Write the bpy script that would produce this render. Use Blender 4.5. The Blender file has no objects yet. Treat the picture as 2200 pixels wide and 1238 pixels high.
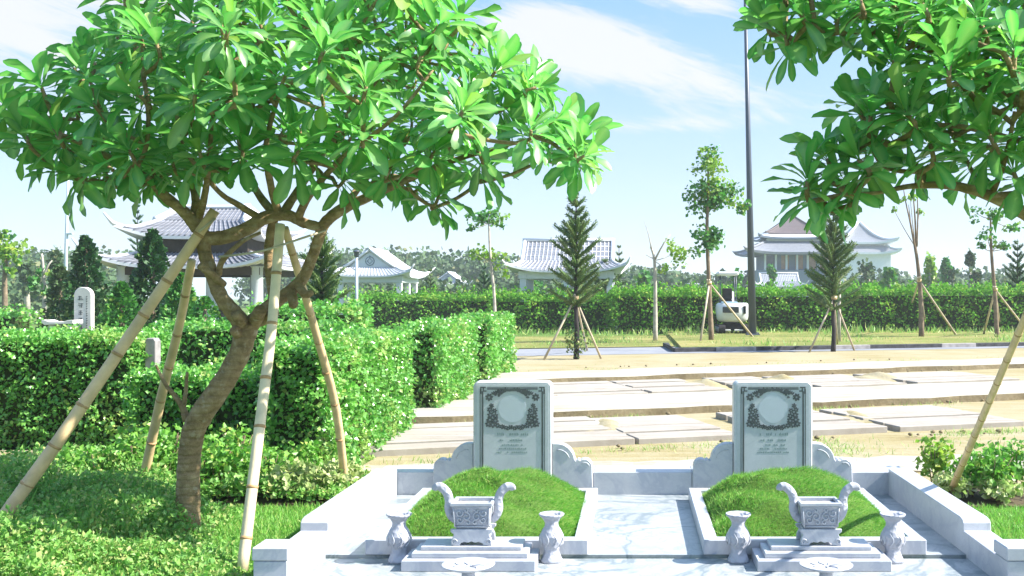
import bpy, math, random
import numpy as np
from mathutils import Vector

random.seed(7)
RNG = np.random.default_rng(11)
C = bpy.context.scene.collection
SC = bpy.context.scene
rad = math.radians

# ------------------------------------------------------------------ camera
# lens axis runs level along +Y at eye height; the photograph is an off-centre crop of that view
EYE = 1.5
FP, CX, CY = 2200.0, 1360.0, 640.0
cam_d = bpy.data.cameras.new('camera')
cam = bpy.data.objects.new('camera', cam_d)
C.objects.link(cam)
cam.location = (0, 0, EYE)
cam.rotation_euler = (rad(90), 0, 0)
cam_d.sensor_width = 36
cam_d.lens = 36
cam_d.shift_x = -260 / 2200
cam_d.shift_y = 21 / 2200
cam_d.clip_end = 5000
SC.camera = cam
SC.render.resolution_x, SC.render.resolution_y = 1024, 576

# ------------------------------------------------------------------ light
SUN_AZ, SUN_EL = rad(-4), rad(42)        # azimuth from +X towards +Y
sun_dir = Vector((math.cos(SUN_EL) * math.cos(SUN_AZ), math.cos(SUN_EL) * math.sin(SUN_AZ), math.sin(SUN_EL)))
sl = bpy.data.lights.new('sun', 'SUN')
sl.energy = 4.2
sl.angle = rad(0.5)
sl.color = (1.0, 0.955, 0.88)
so = bpy.data.objects.new('sun', sl)
C.objects.link(so)
so.rotation_euler = sun_dir.to_track_quat('Z', 'Y').to_euler()
so.location = (20, 5, 30)

SC.view_settings.view_transform = 'Standard'
SC.view_settings.look = 'None'
SC.view_settings.gamma = 1
SC.view_settings.exposure = 1.6
SC.view_settings.use_curve_mapping = False

SC.cycles.volume_bounces = 1
SC.cycles.max_bounces = 8
SC.cycles.transparent_max_bounces = 8
SC.cycles.use_denoising = True
SC.cycles.sample_clamp_indirect = 8


class NT:
    """Little helper for building node trees."""
    def __init__(s, tree):
        s.t = tree
        s.n = tree.nodes
        s.n.clear()

    def new(s, typ, **kw):
        nd = s.n.new(typ)
        for k, v in kw.items():
            setattr(nd, k, v)
        return nd

    def link(s, a, b):
        s.t.links.new(a, b)

    def setin(s, sock, v):
        if isinstance(v, bpy.types.NodeSocket):
            s.link(v, sock)
        else:
            sock.default_value = v

    def math(s, op, a, b=None, c=None, clamp=False):
        nd = s.new('ShaderNodeMath', operation=op, use_clamp=clamp)
        s.setin(nd.inputs[0], a)
        if b is not None:
            s.setin(nd.inputs[1], b)
        if c is not None:
            s.setin(nd.inputs[2], c)
        return nd.outputs[0]

    def mix(s, f, a, b, mode='MIX'):
        nd = s.new('ShaderNodeMix', data_type='RGBA', blend_type=mode)
        s.setin(nd.inputs[0], f)
        s.setin(nd.inputs[6], a if not isinstance(a, tuple) else (*a[:3], 1))
        s.setin(nd.inputs[7], b if not isinstance(b, tuple) else (*b[:3], 1))
        return nd.outputs[2]

    def noise(s, vec, scale, detail=4, rough=0.55, dist=0.0):
        nd = s.new('ShaderNodeTexNoise')
        nd.inputs['Scale'].default_value = scale
        nd.inputs['Detail'].default_value = detail
        nd.inputs['Roughness'].default_value = rough
        nd.inputs['Distortion'].default_value = dist
        if vec is not None:
            s.link(vec, nd.inputs['Vector'])
        return nd.outputs['Fac']

    def ramp(s, f, stops):
        nd = s.new('ShaderNodeValToRGB')
        s.setin(nd.inputs[0], f)
        cr = nd.color_ramp
        while len(cr.elements) < len(stops):
            cr.elements.new(0.5)
        for e, (p, c) in zip(cr.elements, stops):
            e.position = p
            e.color = (*c, 1) if len(c) == 3 else c
        return nd.outputs[0]

    def step(s, v, lo, hi):
        nd = s.new('ShaderNodeMapRange', interpolation_type='SMOOTHSTEP')
        s.setin(nd.inputs[0], v)
        nd.inputs[1].default_value = lo
        nd.inputs[2].default_value = hi
        return nd.outputs[0]


def build_world():
    w = bpy.data.worlds.new('World')
    SC.world = w
    w.use_nodes = True
    T = NT(w.node_tree)
    out = T.new('ShaderNodeOutputWorld')
    bg = T.new('ShaderNodeBackground')
    bg.inputs[1].default_value = 0.15
    sky = T.new('ShaderNodeTexSky', sky_type='NISHITA')
    sky.sun_disc = False
    sky.sun_elevation = SUN_EL
    sky.sun_rotation = math.pi / 2 - SUN_AZ
    sky.air_density = 1.0
    sky.dust_density = 0.6
    sky.ozone_density = 2.2
    tc = T.new('ShaderNodeTexCoord')
    sep = T.new('ShaderNodeSeparateXYZ')
    T.link(tc.outputs['Generated'], sep.inputs[0])
    x, y, z = sep.outputs
    az = T.math('ARCTAN2', x, y)
    el = T.math('ARCSINE', z)
    # high streaky clouds: a few elongated banks plus scattered wisps all round the sky
    comb = T.new('ShaderNodeCombineXYZ')
    T.link(T.math('MULTIPLY_ADD', el, 1.2, T.math('MULTIPLY', az, 2.2)), comb.inputs[0])
    T.link(T.math('MULTIPLY_ADD', az, 2.4, T.math('MULTIPLY', el, 9.0)), comb.inputs[1])
    n1 = T.noise(comb.outputs[0], 2.6, 7, 0.58, 0.6)
    comb2 = T.new('ShaderNodeCombineXYZ')
    T.link(T.math('MULTIPLY', az, 1.4), comb2.inputs[0])
    T.link(T.math('MULTIPLY', el, 4.0), comb2.inputs[1])
    n2 = T.noise(comb2.outputs[0], 1.7, 5, 0.5)
    tot = None
    banks = [(0.000, 0.222, 0.150, 0.026, -0.25, 1.0),
             (-0.080, 0.255, 0.070, 0.020, -0.20, 0.9),
             (0.075, 0.283, 0.080, 0.014, -0.10, 0.8),
             (-0.055, 0.175, 0.050, 0.012, -0.06, 0.45),
             (-0.56, 0.25, 0.16, 0.09, 0.0, 0.95),
             (0.03, 0.165, 0.09, 0.010, 0.05, 0.45)]
    for a0, e0, la, lb, ang, k in banks:
        ca, sa = math.cos(ang), math.sin(ang)
        da = T.math('SUBTRACT', az, a0)
        de = T.math('SUBTRACT', el, e0)
        al = T.math('ADD', T.math('MULTIPLY', da, ca / la), T.math('MULTIPLY', de, sa / la))
        pe = T.math('ADD', T.math('MULTIPLY', da, -sa / lb), T.math('MULTIPLY', de, ca / lb))
        r2 = T.math('ADD', T.math('MULTIPLY', al, al), T.math('MULTIPLY', pe, pe))
        g = T.math('MULTIPLY', T.math('EXPONENT', T.math('MULTIPLY', r2, -0.8)), k)
        tot = g if tot is None else T.math('ADD', tot, g)
    n3 = T.noise(comb.outputs[0], 9.0, 8, 0.62, 1.2)
    dens = T.math('ADD', T.math('MULTIPLY', tot, 0.95), T.math('ADD', T.math('MULTIPLY', T.math('SUBTRACT', n1, 0.5), 1.7), T.math('MULTIPLY', T.math('SUBTRACT', n3, 0.5), 0.9)))
    m1 = T.step(dens, 0.22, 0.90)
    wisp = T.math('MULTIPLY', T.step(T.math('ADD', T.math('MULTIPLY', n2, 0.6), T.math('MULTIPLY', n1, 0.6)), 0.62, 0.95), 0.45)
    m = T.math('MAXIMUM', m1, wisp)
    m = T.math('MULTIPLY', m, 0.9)
    low = T.ramp(T.math('MULTIPLY', T.math('ABSOLUTE', el), 2.0), [(0.0, (0.70, 0.79, 0.97)), (0.22, (0.58, 0.74, 0.98)), (0.62, (0.31, 0.60, 0.97)), (1.0, (0.30, 0.56, 0.92))])
    low = T.mix(1.0, low, (2.05, 2.05, 2.05), 'MULTIPLY')
    veil = T.math('MULTIPLY', T.step(T.math('ABSOLUTE', el), 0.75, 0.35), 0.85)
    base = T.mix(veil, sky.outputs[0], low)
    fin = T.mix(m, base, (2.12, 2.13, 2.22))
    T.link(fin, bg.inputs[0])
    T.link(bg.outputs[0], out.inputs[0])


build_world()


# ------------------------------------------------------------------ materials
def principled(T, color, rough=0.6, spec=0.4, bump=None, bump_s=0.3, bump_d=0.02):
    p = T.new('ShaderNodeBsdfPrincipled')
    T.setin(p.inputs['Base Color'], color if not isinstance(color, tuple) else (*color[:3], 1))
    T.setin(p.inputs['Roughness'], rough)
    p.inputs['Specular IOR Level'].default_value = spec
    if bump is not None:
        b = T.new('ShaderNodeBump')
        b.inputs['Strength'].default_value = bump_s
        b.inputs['Distance'].default_value = bump_d
        T.link(bump, b.inputs['Height'])
        T.link(b.outputs[0], p.inputs['Normal'])
    return p


def newmat(name):
    m = bpy.data.materials.new(name)
    m.use_nodes = True
    T = NT(m.node_tree)
    out = T.new('ShaderNodeOutputMaterial')
    tc = T.new('ShaderNodeTexCoord')
    return m, T, out, tc.outputs['Object']


def mat_simple(name, color, rough=0.6, spec=0.4, var=0.15, scale=8.0, bump=0.0, bdist=0.01, metal=0.0):
    m, T, out, oc = newmat(name)
    n = T.noise(oc, scale, 5, 0.6)
    c1 = tuple(max(0, c * (1 - var)) for c in color)
    c2 = tuple(min(1, c * (1 + var)) for c in color)
    col = T.ramp(n, [(0.3, c1), (0.7, c2)])
    p = principled(T, col, rough, spec, T.noise(oc, scale * 5, 5, 0.7) if bump else None, bump, bdist)
    p.inputs['Metallic'].default_value = metal
    T.link(p.outputs[0], out.inputs[0])
    return m


def mat_marble(name, base, vein, vein_amt=0.55, scale=2.2, rough=0.35, carve=0.0, joints=None):
    m, T, out, oc = newmat(name)
    n = T.noise(oc, scale, 8, 0.62, 0.9)
    n2 = T.noise(oc, scale * 2.7, 8, 0.65, 1.6)
    v1 = T.math('ABSOLUTE', T.math('SUBTRACT', n, 0.5))
    v2 = T.math('ABSOLUTE', T.math('SUBTRACT', n2, 0.5))
    k1 = T.math('SUBTRACT', 1.0, T.step(v1, 0.0, 0.045))
    k2 = T.math('MULTIPLY', T.math('SUBTRACT', 1.0, T.step(v2, 0.0, 0.05)), 0.45)
    veins = T.math('MULTIPLY', T.math('MAXIMUM', k1, k2), vein_amt)
    cloud = T.noise(oc, scale * 0.9, 6, 0.6)
    dark = tuple(c * 0.82 for c in base)
    bcol = T.ramp(cloud, [(0.32, dark), (0.66, base)])
    fine = T.noise(oc, 90, 4, 0.7)
    bcol = T.mix(T.math('MULTIPLY', T.step(fine, 0.52, 0.75), 0.25), bcol, tuple(c * 0.62 for c in base))
    col = T.mix(veins, bcol, vein)
    if joints:
        sep = T.new('ShaderNodeSeparateXYZ')
        T.link(oc, sep.inputs[0])
        for ax, per, off in joints:
            fr = T.math('FRACT', T.math('MULTIPLY_ADD', sep.outputs[ax], 1.0 / per, off))
            d = T.math('ABSOLUTE', T.math('SUBTRACT', fr, 0.5))
            ln = T.math('GREATER_THAN', d, 0.5 - 0.0035 / per)
            col = T.mix(T.math('MULTIPLY', ln, 0.55), col, tuple(c * 0.45 for c in base))
    bump = None
    if carve:
        vor = T.new('ShaderNodeTexVoronoi', feature='F1')
        vor.inputs['Scale'].default_value = carve
        T.link(oc, vor.inputs['Vector'])
        bump = vor.outputs['Distance']
    p = principled(T, col, rough, 0.4, bump, 0.75, 0.012)
    T.link(p.outputs[0], out.inputs[0])
    return m


def mat_leaf(name, dark, light, warm, rough=0.45, transl=0.3, rib=(0.25, 0.4, 0.12), spec=0.45, mottle=0.0):
    """Leaf: tint from the per-leaf attribute 'tint' (r: light/dark, g: rib, b: yellowing)."""
    m, T, out, oc = newmat(name)
    at = T.new('ShaderNodeAttribute', attribute_name='tint')
    sp = T.new('ShaderNodeSeparateColor')
    T.link(at.outputs['Color'], sp.inputs[0])
    col = T.mix(sp.outputs[0], dark, light)
    col = T.mix(sp.outputs[2], col, warm)
    col = T.mix(T.math('MULTIPLY', sp.outputs[1], 0.6), col, rib)
    if mottle:
        mo = T.noise(oc, mottle, 5, 0.7)
        col = T.mix(T.step(mo, 0.45, 0.75), col, T.mix(0.28, col, warm))
        col = T.mix(T.math('MULTIPLY', T.step(T.noise(oc, mottle * 2.3, 3, 0.6), 0.66, 0.74), 0.6), col, (0.20, 0.15, 0.05))
    p = principled(T, col, rough, spec)
    tr = T.new('ShaderNodeBsdfTranslucent')
    bright = T.mix(1.0, col, (1.1, 1.5, 1.0), 'MULTIPLY')
    T.link(bright, tr.inputs[0])
    mx = T.new('ShaderNodeMixShader')
    mx.inputs[0].default_value = transl
    T.link(p.outputs[0], mx.inputs[1])
    T.link(tr.outputs[0], mx.inputs[2])
    T.link(mx.outputs[0], out.inputs[0])
    return m


def mat_bark(name, c1, c2, c3, rings=60.0):
    m, T, out, oc = newmat(name)
    n = T.noise(oc, 14, 8, 0.7)
    n2 = T.noise(oc, 4.5, 5, 0.6)
    sep = T.new('ShaderNodeSeparateXYZ')
    T.link(oc, sep.inputs[0])
    rz = T.math('SINE', T.math('ADD', T.math('MULTIPLY', sep.outputs[2], rings), T.math('MULTIPLY', n2, 9.0)))
    ring = T.step(rz, 0.2, 1.0)
    col = T.ramp(n, [(0.3, c1), (0.52, c2), (0.72, c3)])
    col = T.mix(T.math('MULTIPLY', ring, 0.14), col, tuple(c * 0.5 for c in c1))
    patch = T.step(T.noise(oc, 17, 5, 0.6), 0.56, 0.70)
    col = T.mix(T.math('MULTIPLY', patch, 0.5), col, (0.50, 0.43, 0.31))
    h = T.math('ADD', T.math('MULTIPLY', n, 1.0), T.math('MULTIPLY', ring, -0.25))
    p = principled(T, col, 0.85, 0.2, h, 0.8, 0.02)
    T.link(p.outputs[0], out.inputs[0])
    return m


def mat_ground(name, cols, scale=0.6, fine=30, bump=0.5, bdist=0.02, rough=0.95, streak=0.0):
    m, T, out, oc = newmat(name)
    n = T.noise(oc, scale, 8, 0.65)
    f = T.noise(oc, fine, 6, 0.7)
    k = T.math('ADD', T.math('MULTIPLY', n, 0.7), T.math('MULTIPLY', f, 0.3))
    if streak:
        mp = T.new('ShaderNodeMapping')
        mp.inputs['Rotation'].default_value = (0, 0, -0.36)
        mp.inputs['Scale'].default_value = (0.35, 7.0, 1.0)
        T.link(oc, mp.inputs['Vector'])
        st = T.noise(mp.outputs[0], 1.0, 7, 0.62)
        k = T.math('ADD', T.math('MULTIPLY', k, 1.0 - streak), T.math('MULTIPLY', st, streak))
    stops = [(0.33 + 0.34 * i / (len(cols) - 1), c) for i, c in enumerate(cols)]
    col = T.ramp(k, stops)
    p = principled(T, col, rough, 0.1, f, bump, bdist)
    T.link(p.outputs[0], out.inputs[0])
    return m


def mat_tile(name, c, line, per=0.28, rough=0.6):
    m, T, out, oc = newmat(name)
    sep = T.new('ShaderNodeSeparateXYZ')
    T.link(oc, sep.inputs[0])
    fr = T.math('FRACT', T.math('MULTIPLY', sep.outputs[2], 1.0 / per))
    ln = T.math('GREATER_THAN', fr, 0.80)
    n = T.noise(oc, 3.0, 6, 0.65)
    col = T.ramp(n, [(0.3, tuple(x * 0.8 for x in c)), (0.7, tuple(x * 1.15 for x in c))])
    col = T.mix(T.math('MULTIPLY', ln, 0.7), col, line)
    p = principled(T, col, rough, 0.4, fr, 0.5, 0.04)
    T.link(p.outputs[0], out.inputs[0])
    return m


M = {}
M['marble'] = mat_marble('white_marble', (0.52, 0.535, 0.565), (0.33, 0.35, 0.42), 0.5)
M['marble_floor'] = mat_marble('floor_marble', (0.41, 0.43, 0.44), (0.16, 0.20, 0.22), 0.85, 1.3, 0.3)
M['marble_carved'] = mat_marble('carved_marble', (0.43, 0.44, 0.49), (0.42, 0.44, 0.50), 0.35, 6.0, 0.5, carve=34)
M['marble_grey'] = mat_marble('headstone_marble', (0.52, 0.55, 0.57), (0.40, 0.44, 0.46), 0.55, 3.0, 0.3)
M['marble_edge'] = mat_marble('headstone_edge_marble', (0.53, 0.56, 0.58), (0.38, 0.42, 0.45), 0.5, 4.0, 0.35)
M['oval'] = mat_simple('portrait_field_stone', (0.47, 0.52, 0.56), 0.3, 0.4, 0.05, 5)
M['engrave'] = mat_simple('dark_engraving', (0.09, 0.10, 0.10), 0.7, 0.2, 0.2, 20)
M['engrave_pale'] = mat_simple('faint_engraving', (0.20, 0.27, 0.26), 0.6, 0.2, 0.2, 20)
M['sand'] = mat_ground('dry_sand', [(0.17, 0.12, 0.05), (0.29, 0.245, 0.125), (0.34, 0.30, 0.20), (0.27, 0.26, 0.095)], 0.55, 26, streak=0.4)
M['earth'] = mat_ground('brown_earth', [(0.12, 0.095, 0.055), (0.22, 0.18, 0.11), (0.32, 0.27, 0.18)], 2.0, 25)
M['concrete'] = mat_ground('pale_concrete', [(0.27, 0.235, 0.16), (0.37, 0.345, 0.29), (0.41, 0.39, 0.35)], 0.9, 30, 0.25, 0.01, streak=0.45)
M['slab'] = mat_ground('pinkish_slab_concrete', [(0.16, 0.125, 0.085), (0.305, 0.275, 0.235), (0.355, 0.325, 0.285), (0.40, 0.37, 0.335)], 1.3, 22, 0.3, 0.01, streak=0.6)
M['asphalt'] = mat_ground('grey_asphalt', [(0.17, 0.18, 0.20), (0.23, 0.24, 0.26), (0.28, 0.29, 0.31)], 0.8, 60, 0.3, 0.01)
M['kerb_dark'] = mat_simple('black_kerb_paint', (0.045, 0.045, 0.05), 0.7, 0.3, 0.5, 6)
M['kerb_grey'] = mat_simple('grey_kerb_concrete', (0.30, 0.28, 0.27), 0.8, 0.2, 0.3, 6)
M['ground'] = mat_ground('grassy_soil', [(0.10, 0.11, 0.035), (0.10, 0.17, 0.04), (0.16, 0.22, 0.06)], 0.35, 14)
M['verge'] = mat_ground('dry_verge_grass', [(0.20, 0.17, 0.06), (0.15, 0.18, 0.045), (0.25, 0.23, 0.08), (0.34, 0.27, 0.13)], 0.25, 10)
M['soil'] = mat_ground('dark_bed_soil', [(0.05, 0.04, 0.025), (0.10, 0.08, 0.05), (0.16, 0.13, 0.09)], 3, 30)
M['turf_base'] = mat_ground('turf_thatch', [(0.06, 0.11, 0.02), (0.09, 0.17, 0.03), (0.12, 0.2, 0.05)], 2.0, 50)
M['bark'] = mat_bark('frangipani_bark', (0.16, 0.105, 0.05), (0.31, 0.215, 0.11), (0.47, 0.35, 0.20), 120)
M['twig'] = mat_bark('twig_bark', (0.20, 0.16, 0.09), (0.30, 0.25, 0.15), (0.42, 0.34, 0.2), 20)
M['bark_pale'] = mat_simple('pale_bark', (0.42, 0.38, 0.32), 0.85, 0.2, 0.35, 5, 0.4)
M['bark_brown'] = mat_simple('brown_bark', (0.20, 0.15, 0.10), 0.85, 0.2, 0.4, 5, 0.4)
M['bark_dark'] = mat_simple('dark_bark', (0.035, 0.03, 0.03), 0.85, 0.2, 0.3, 5)
M['bamboo'] = mat_simple('dry_bamboo', (0.66, 0.47, 0.26), 0.5, 0.4, 0.22, 7, 0.15)
M['bamboo_pale'] = mat_simple('bleached_bamboo', (0.70, 0.58, 0.38), 0.5, 0.4, 0.18, 7, 0.15)
M['bamboo_node'] = mat_simple('bamboo_node', (0.42, 0.26, 0.12), 0.6, 0.3, 0.3, 20)
M['stake'] = mat_simple('weathered_stake_wood', (0.47, 0.40, 0.29), 0.8, 0.2, 0.25, 4)
M['leaf_fr'] = mat_leaf('frangipani_leaf', (0.016, 0.14, 0.045), (0.07, 0.42, 0.085), (0.28, 0.42, 0.05), 0.36, 0.42, (0.34, 0.52, 0.18), 0.8, 22.0)
M['leaf_hedge'] = mat_leaf('hedge_leaf', (0.05, 0.22, 0.035), (0.20, 0.50, 0.085), (0.40, 0.48, 0.14), 0.30, 0.32, spec=0.7)
M['leaf_far'] = mat_leaf('far_hedge_leaf', (0.035, 0.15, 0.015), (0.17, 0.42, 0.04), (0.34, 0.42, 0.07), 0.65, 0.3, spec=0.15)
M['leaf_bush'] = mat_leaf('bush_leaf', (0.05, 0.20, 0.025), (0.19, 0.44, 0.06), (0.38, 0.42, 0.10), 0.45, 0.3)
M['leaf_pale'] = mat_leaf('variegated_leaf', (0.20, 0.30, 0.06), (0.50, 0.52, 0.24), (0.62, 0.56, 0.36), 0.5, 0.3)
M['leaf_tree'] = mat_leaf('young_tree_leaf', (0.022, 0.12, 0.024), (0.08, 0.28, 0.045), (0.20, 0.28, 0.03), 0.5, 0.25)
M['leaf_lime'] = mat_leaf('lime_leaf', (0.12, 0.24, 0.03), (0.26, 0.40, 0.05), (0.40, 0.42, 0.06), 0.5, 0.35)
M['leaf_dark'] = mat_leaf('dark_conifer_leaf', (0.010, 0.05, 0.016), (0.03, 0.12, 0.025), (0.07, 0.12, 0.02), 0.6, 0.15)
M['needle'] = mat_leaf('pine_needle', (0.03, 0.085, 0.022), (0.10, 0.20, 0.045), (0.25, 0.24, 0.07), 0.6, 0.12)
M['leaf_wood'] = mat_leaf('woodland_leaf', (0.03, 0.075, 0.028), (0.07, 0.14, 0.045), (0.17, 0.17, 0.06), 0.7, 0.15)
M['blade'] = mat_leaf('grass_blade', (0.08, 0.26, 0.035), (0.22, 0.49, 0.075), (0.42, 0.46, 0.14), 0.5, 0.3)
M['weed'] = mat_leaf('weed_leaf', (0.09, 0.26, 0.045), (0.25, 0.49, 0.10), (0.42, 0.42, 0.15), 0.5, 0.3)
M['core'] = mat_simple('hedge_light_blocking_core', (0.035, 0.05, 0.018), 0.95, 0.05, 0.4, 8)  # dark core that blocks light inside hedges, toned like twigs and inner leaves
M['tile'] = mat_tile('grey_roof_tile', (0.21, 0.22, 0.25), (0.09, 0.095, 0.11), 0.12)
M['tile_sunlit'] = mat_tile('sunlit_hazy_roof_tile', (0.46, 0.48, 0.52), (0.3, 0.31, 0.34), 0.12)  # roof tile lightened in colour to imitate sun and haze
M['tile_brown'] = mat_tile('brown_roof_tile', (0.11, 0.08, 0.08), (0.09, 0.07, 0.07), 0.4)
M['plaster'] = mat_simple('white_plaster', (0.62, 0.64, 0.67), 0.8, 0.2, 0.06, 1.5)
M['plaster_grey'] = mat_simple('blue_grey_plaster', (0.17, 0.205, 0.26), 0.8, 0.2, 0.08, 0.8)
M['dark_wood'] = mat_simple('dark_timber', (0.055, 0.043, 0.035), 0.7, 0.3, 0.3, 3)
M['door_wood'] = mat_simple('brown_door_wood', (0.36, 0.22, 0.14), 0.6, 0.3, 0.2, 2)
M['col_stone'] = mat_simple('grey_column_stone', (0.44, 0.48, 0.50), 0.7, 0.3, 0.12, 2)
M['stele'] = mat_marble('stele_stone', (0.66, 0.62, 0.58), (0.45, 0.42, 0.4), 0.4, 5.0, 0.6)
M['steel_dark'] = mat_simple('dark_painted_steel', (0.06, 0.075, 0.10), 0.4, 0.5, 0.12, 2)
M['steel_pale'] = mat_simple('galvanised_steel', (0.42, 0.50, 0.55), 0.4, 0.5, 0.12, 2)
M['exc_white'] = mat_simple('white_machine_paint', (0.66, 0.67, 0.66), 0.35, 0.5, 0.08, 3)
M['exc_blue'] = mat_simple('pale_blue_machine_paint', (0.30, 0.46, 0.58), 0.35, 0.5, 0.1, 3)
M['rubber'] = mat_simple('black_rubber', (0.025, 0.024, 0.024), 0.85, 0.2, 0.4, 8)
M['glass'] = mat_simple('dark_glass', (0.02, 0.03, 0.035), 0.1, 0.6, 0.1, 2)
M['lens'] = mat_simple('pale_lens', (0.7, 0.7, 0.66), 0.2, 0.6, 0.05, 5)


# ------------------------------------------------------------------ geometry helpers
def P(px, py, Y):
    return np.array(((px - CX) * Y / FP, Y, EYE + (CY - py) * Y / FP))


def G(px, py, z=0.0):
    Y = FP * (EYE - z) / (py - CY)
    return np.array(((px - CX) * Y / FP, Y, z))


def unit(v):
    v = np.asarray(v, float)
    return v / max(1e-9, np.linalg.norm(v))


def units(a):
    return a / np.maximum(1e-9, np.linalg.norm(a, axis=1))[:, None]


class MB:
    """Collects shapes; build() links them as ONE mesh object."""
    def __init__(s):
        s.v, s.f, s.m, s.t, s.sm = [], [], [], [], []
        s.n = 0

    def add(s, verts, faces, mat=0, tint=None, smooth=False):
        verts = np.asarray(verts, float).reshape(-1, 3)
        groups = [faces] if isinstance(faces, np.ndarray) else None
        if groups is None:
            by = {}
            for f in faces:
                by.setdefault(len(f), []).append(f)
            groups = [np.array(x, int) for x in by.values()]
        for g in groups:
            s.f.append(g + s.n)
            s.m.append(np.full(len(g), mat, int))
            s.sm.append(np.full(len(g), smooth, bool))
        s.v.append(verts)
        s.t.append(np.zeros((len(verts), 3)) if tint is None else np.asarray(tint, float))
        s.n += len(verts)
        return s

    def box(s, x0, x1, y0, y1, z0, z1, mat=0, bev=0.0):
        if bev <= 0:
            v = [(x, y, z) for z in (z0, z1) for y in (y0, y1) for x in (x0, x1)]
            f = [(0, 2, 3, 1), (4, 5, 7, 6), (0, 1, 5, 4), (2, 6, 7, 3), (0, 4, 6, 2), (1, 3, 7, 5)]
            return s.add(v, f, mat)
        b = bev
        vs, idx = [], {}
        for i, (sx, ax) in enumerate(((0, x0), (1, x1))):
            for j, ay in enumerate((y0, y1)):
                for k, az in enumerate((z0, z1)):
                    dx, dy, dz = (1, -1)[i] * b, (1, -1)[j] * b, (1, -1)[k] * b
                    idx[i, j, k, 0] = len(vs); vs.append((ax, ay + dy, az + dz))
                    idx[i, j, k, 1] = len(vs); vs.append((ax + dx, ay, az + dz))
                    idx[i, j, k, 2] = len(vs); vs.append((ax + dx, ay + dy, az))
        I = idx
        f = []
        for i in (0, 1):
            q = [I[i, 0, 0, 0], I[i, 1, 0, 0], I[i, 1, 1, 0], I[i, 0, 1, 0]]
            f.append(q if i else q[::-1])
            q = [I[0, i, 0, 1], I[1, i, 0, 1], I[1, i, 1, 1], I[0, i, 1, 1]]
            f.append(q[::-1] if i else q)
            q = [I[0, 0, i, 2], I[1, 0, i, 2], I[1, 1, i, 2], I[0, 1, i, 2]]
            f.append(q if i else q[::-1])
            for j in (0, 1):
                q = [I[i, j, 0, 0], I[i, j, 0, 1], I[i, j, 1, 1], I[i, j, 1, 0]]
                f.append(q if (i + j) % 2 == 0 else q[::-1])
                q = [I[i, 0, j, 0], I[i, 0, j, 2], I[i, 1, j, 2], I[i, 1, j, 0]]
                f.append(q[::-1] if (i + j) % 2 == 0 else q)
                q = [I[0, i, j, 1], I[0, i, j, 2], I[1, i, j, 2], I[1, i, j, 1]]
                f.append(q if (i + j) % 2 == 0 else q[::-1])
                for k in (0, 1):
                    t = [I[i, j, k, 0], I[i, j, k, 1], I[i, j, k, 2]]
                    f.append(t[::-1] if (i + j + k) % 2 == 0 else t)
        return s.add(vs, f, mat)

    def prism(s, pts, a, b, axis='y', mat=0, bev=0.0):
        """Extrude polygon pts (2-D) from a to b along an axis. axis y: pts are (x,z); z: (x,y); x: (y,z)."""
        pts = np.array(pts, float)
        area = 0.5 * np.sum(pts[:, 0] * np.roll(pts[:, 1], -1) - np.roll(pts[:, 0], -1) * pts[:, 1])
        if area < 0:
            pts = pts[::-1]
        n = len(pts)
        rings = [(pts, a), (pts, b)]
        if bev > 0:
            e = np.roll(pts, -1, 0) - pts
            e /= np.maximum(1e-9, np.linalg.norm(e, axis=1))[:, None]
            nrm = np.stack([-e[:, 1], e[:, 0]], 1)
            nn = nrm + np.roll(nrm, 1, 0)
            nn /= np.maximum(0.5, np.sum(nn * nn, 1))[:, None] ** 0.5 + 1e-9
            ins = pts + nn * bev
            sg = 1 if b > a else -1
            rings = [(ins, a), (pts, a + sg * bev), (pts, b - sg * bev), (ins, b)]
        v = []
        for p, h in rings:
            for q in p:
                v.append((q[0], h, q[1]) if axis == 'y' else (q[0], q[1], h) if axis == 'z' else (h, q[0], q[1]))
        f = [list(range(n)), list(range((len(rings) - 1) * n, len(rings) * n))[::-1]]
        for r in range(len(rings) - 1):
            for i in range(n):
                j = (i + 1) % n
                f.append([r * n + i, (r + 1) * n + i, (r + 1) * n + j, r * n + j])
        flip = (axis == 'y') != (b > a)
        flip = not flip if axis == 'y' else flip
        if (axis == 'y' and b < a) or (axis != 'y' and b > a):
            f = [x[::-1] for x in f]
        return s.add(v, f, mat)

    def lathe(s, prof, loc=(0, 0, 0), n=28, mat=0):
        v, f = [], []
        for r, z in prof:
            for i in range(n):
                a = 2 * math.pi * i / n
                v.append((loc[0] + r * math.cos(a), loc[1] + r * math.sin(a), loc[2] + z))
        for k in range(len(prof) - 1):
            for i in range(n):
                j = (i + 1) % n
                f.append((k * n + i, k * n + j, (k + 1) * n + j, (k + 1) * n + i))
        f.append(tuple(range(n))[::-1])
        f.append(tuple(range((len(prof) - 1) * n, len(prof) * n)))
        return s.add(v, f, mat, smooth=True)

    def tube(s, pts, radii, n=8, mat=0, sub=1, wob=0.0, tint=None, flat=1.0):
        pts = [np.array(p, float) for p in pts]
        radii = list(radii) if hasattr(radii, '__len__') else [radii] * len(pts)
        if sub > 1 and len(pts) > 2:
            np_, nr = [], []
            for i in range(len(pts) - 1):
                p0, p1, p2, p3 = pts[max(i - 1, 0)], pts[i], pts[i + 1], pts[min(i + 2, len(pts) - 1)]
                for k in range(sub):
                    t = k / sub
                    np_.append(0.5 * (2 * p1 + (p2 - p0) * t + (2 * p0 - 5 * p1 + 4 * p2 - p3) * t * t + (3 * p1 - p0 - 3 * p2 + p3) * t ** 3))
                    nr.append(radii[i] * (1 - t) + radii[i + 1] * t)
            np_.append(pts[-1]); nr.append(radii[-1])
            pts, radii = np_, nr
        d = [unit(pts[min(i + 1, len(pts) - 1)] - pts[max(i - 1, 0)]) for i in range(len(pts))]
        ref = np.array((0, 0, 1.0)) if abs(d[0][2]) < 0.8 else np.array((1.0, 0, 0))
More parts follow.
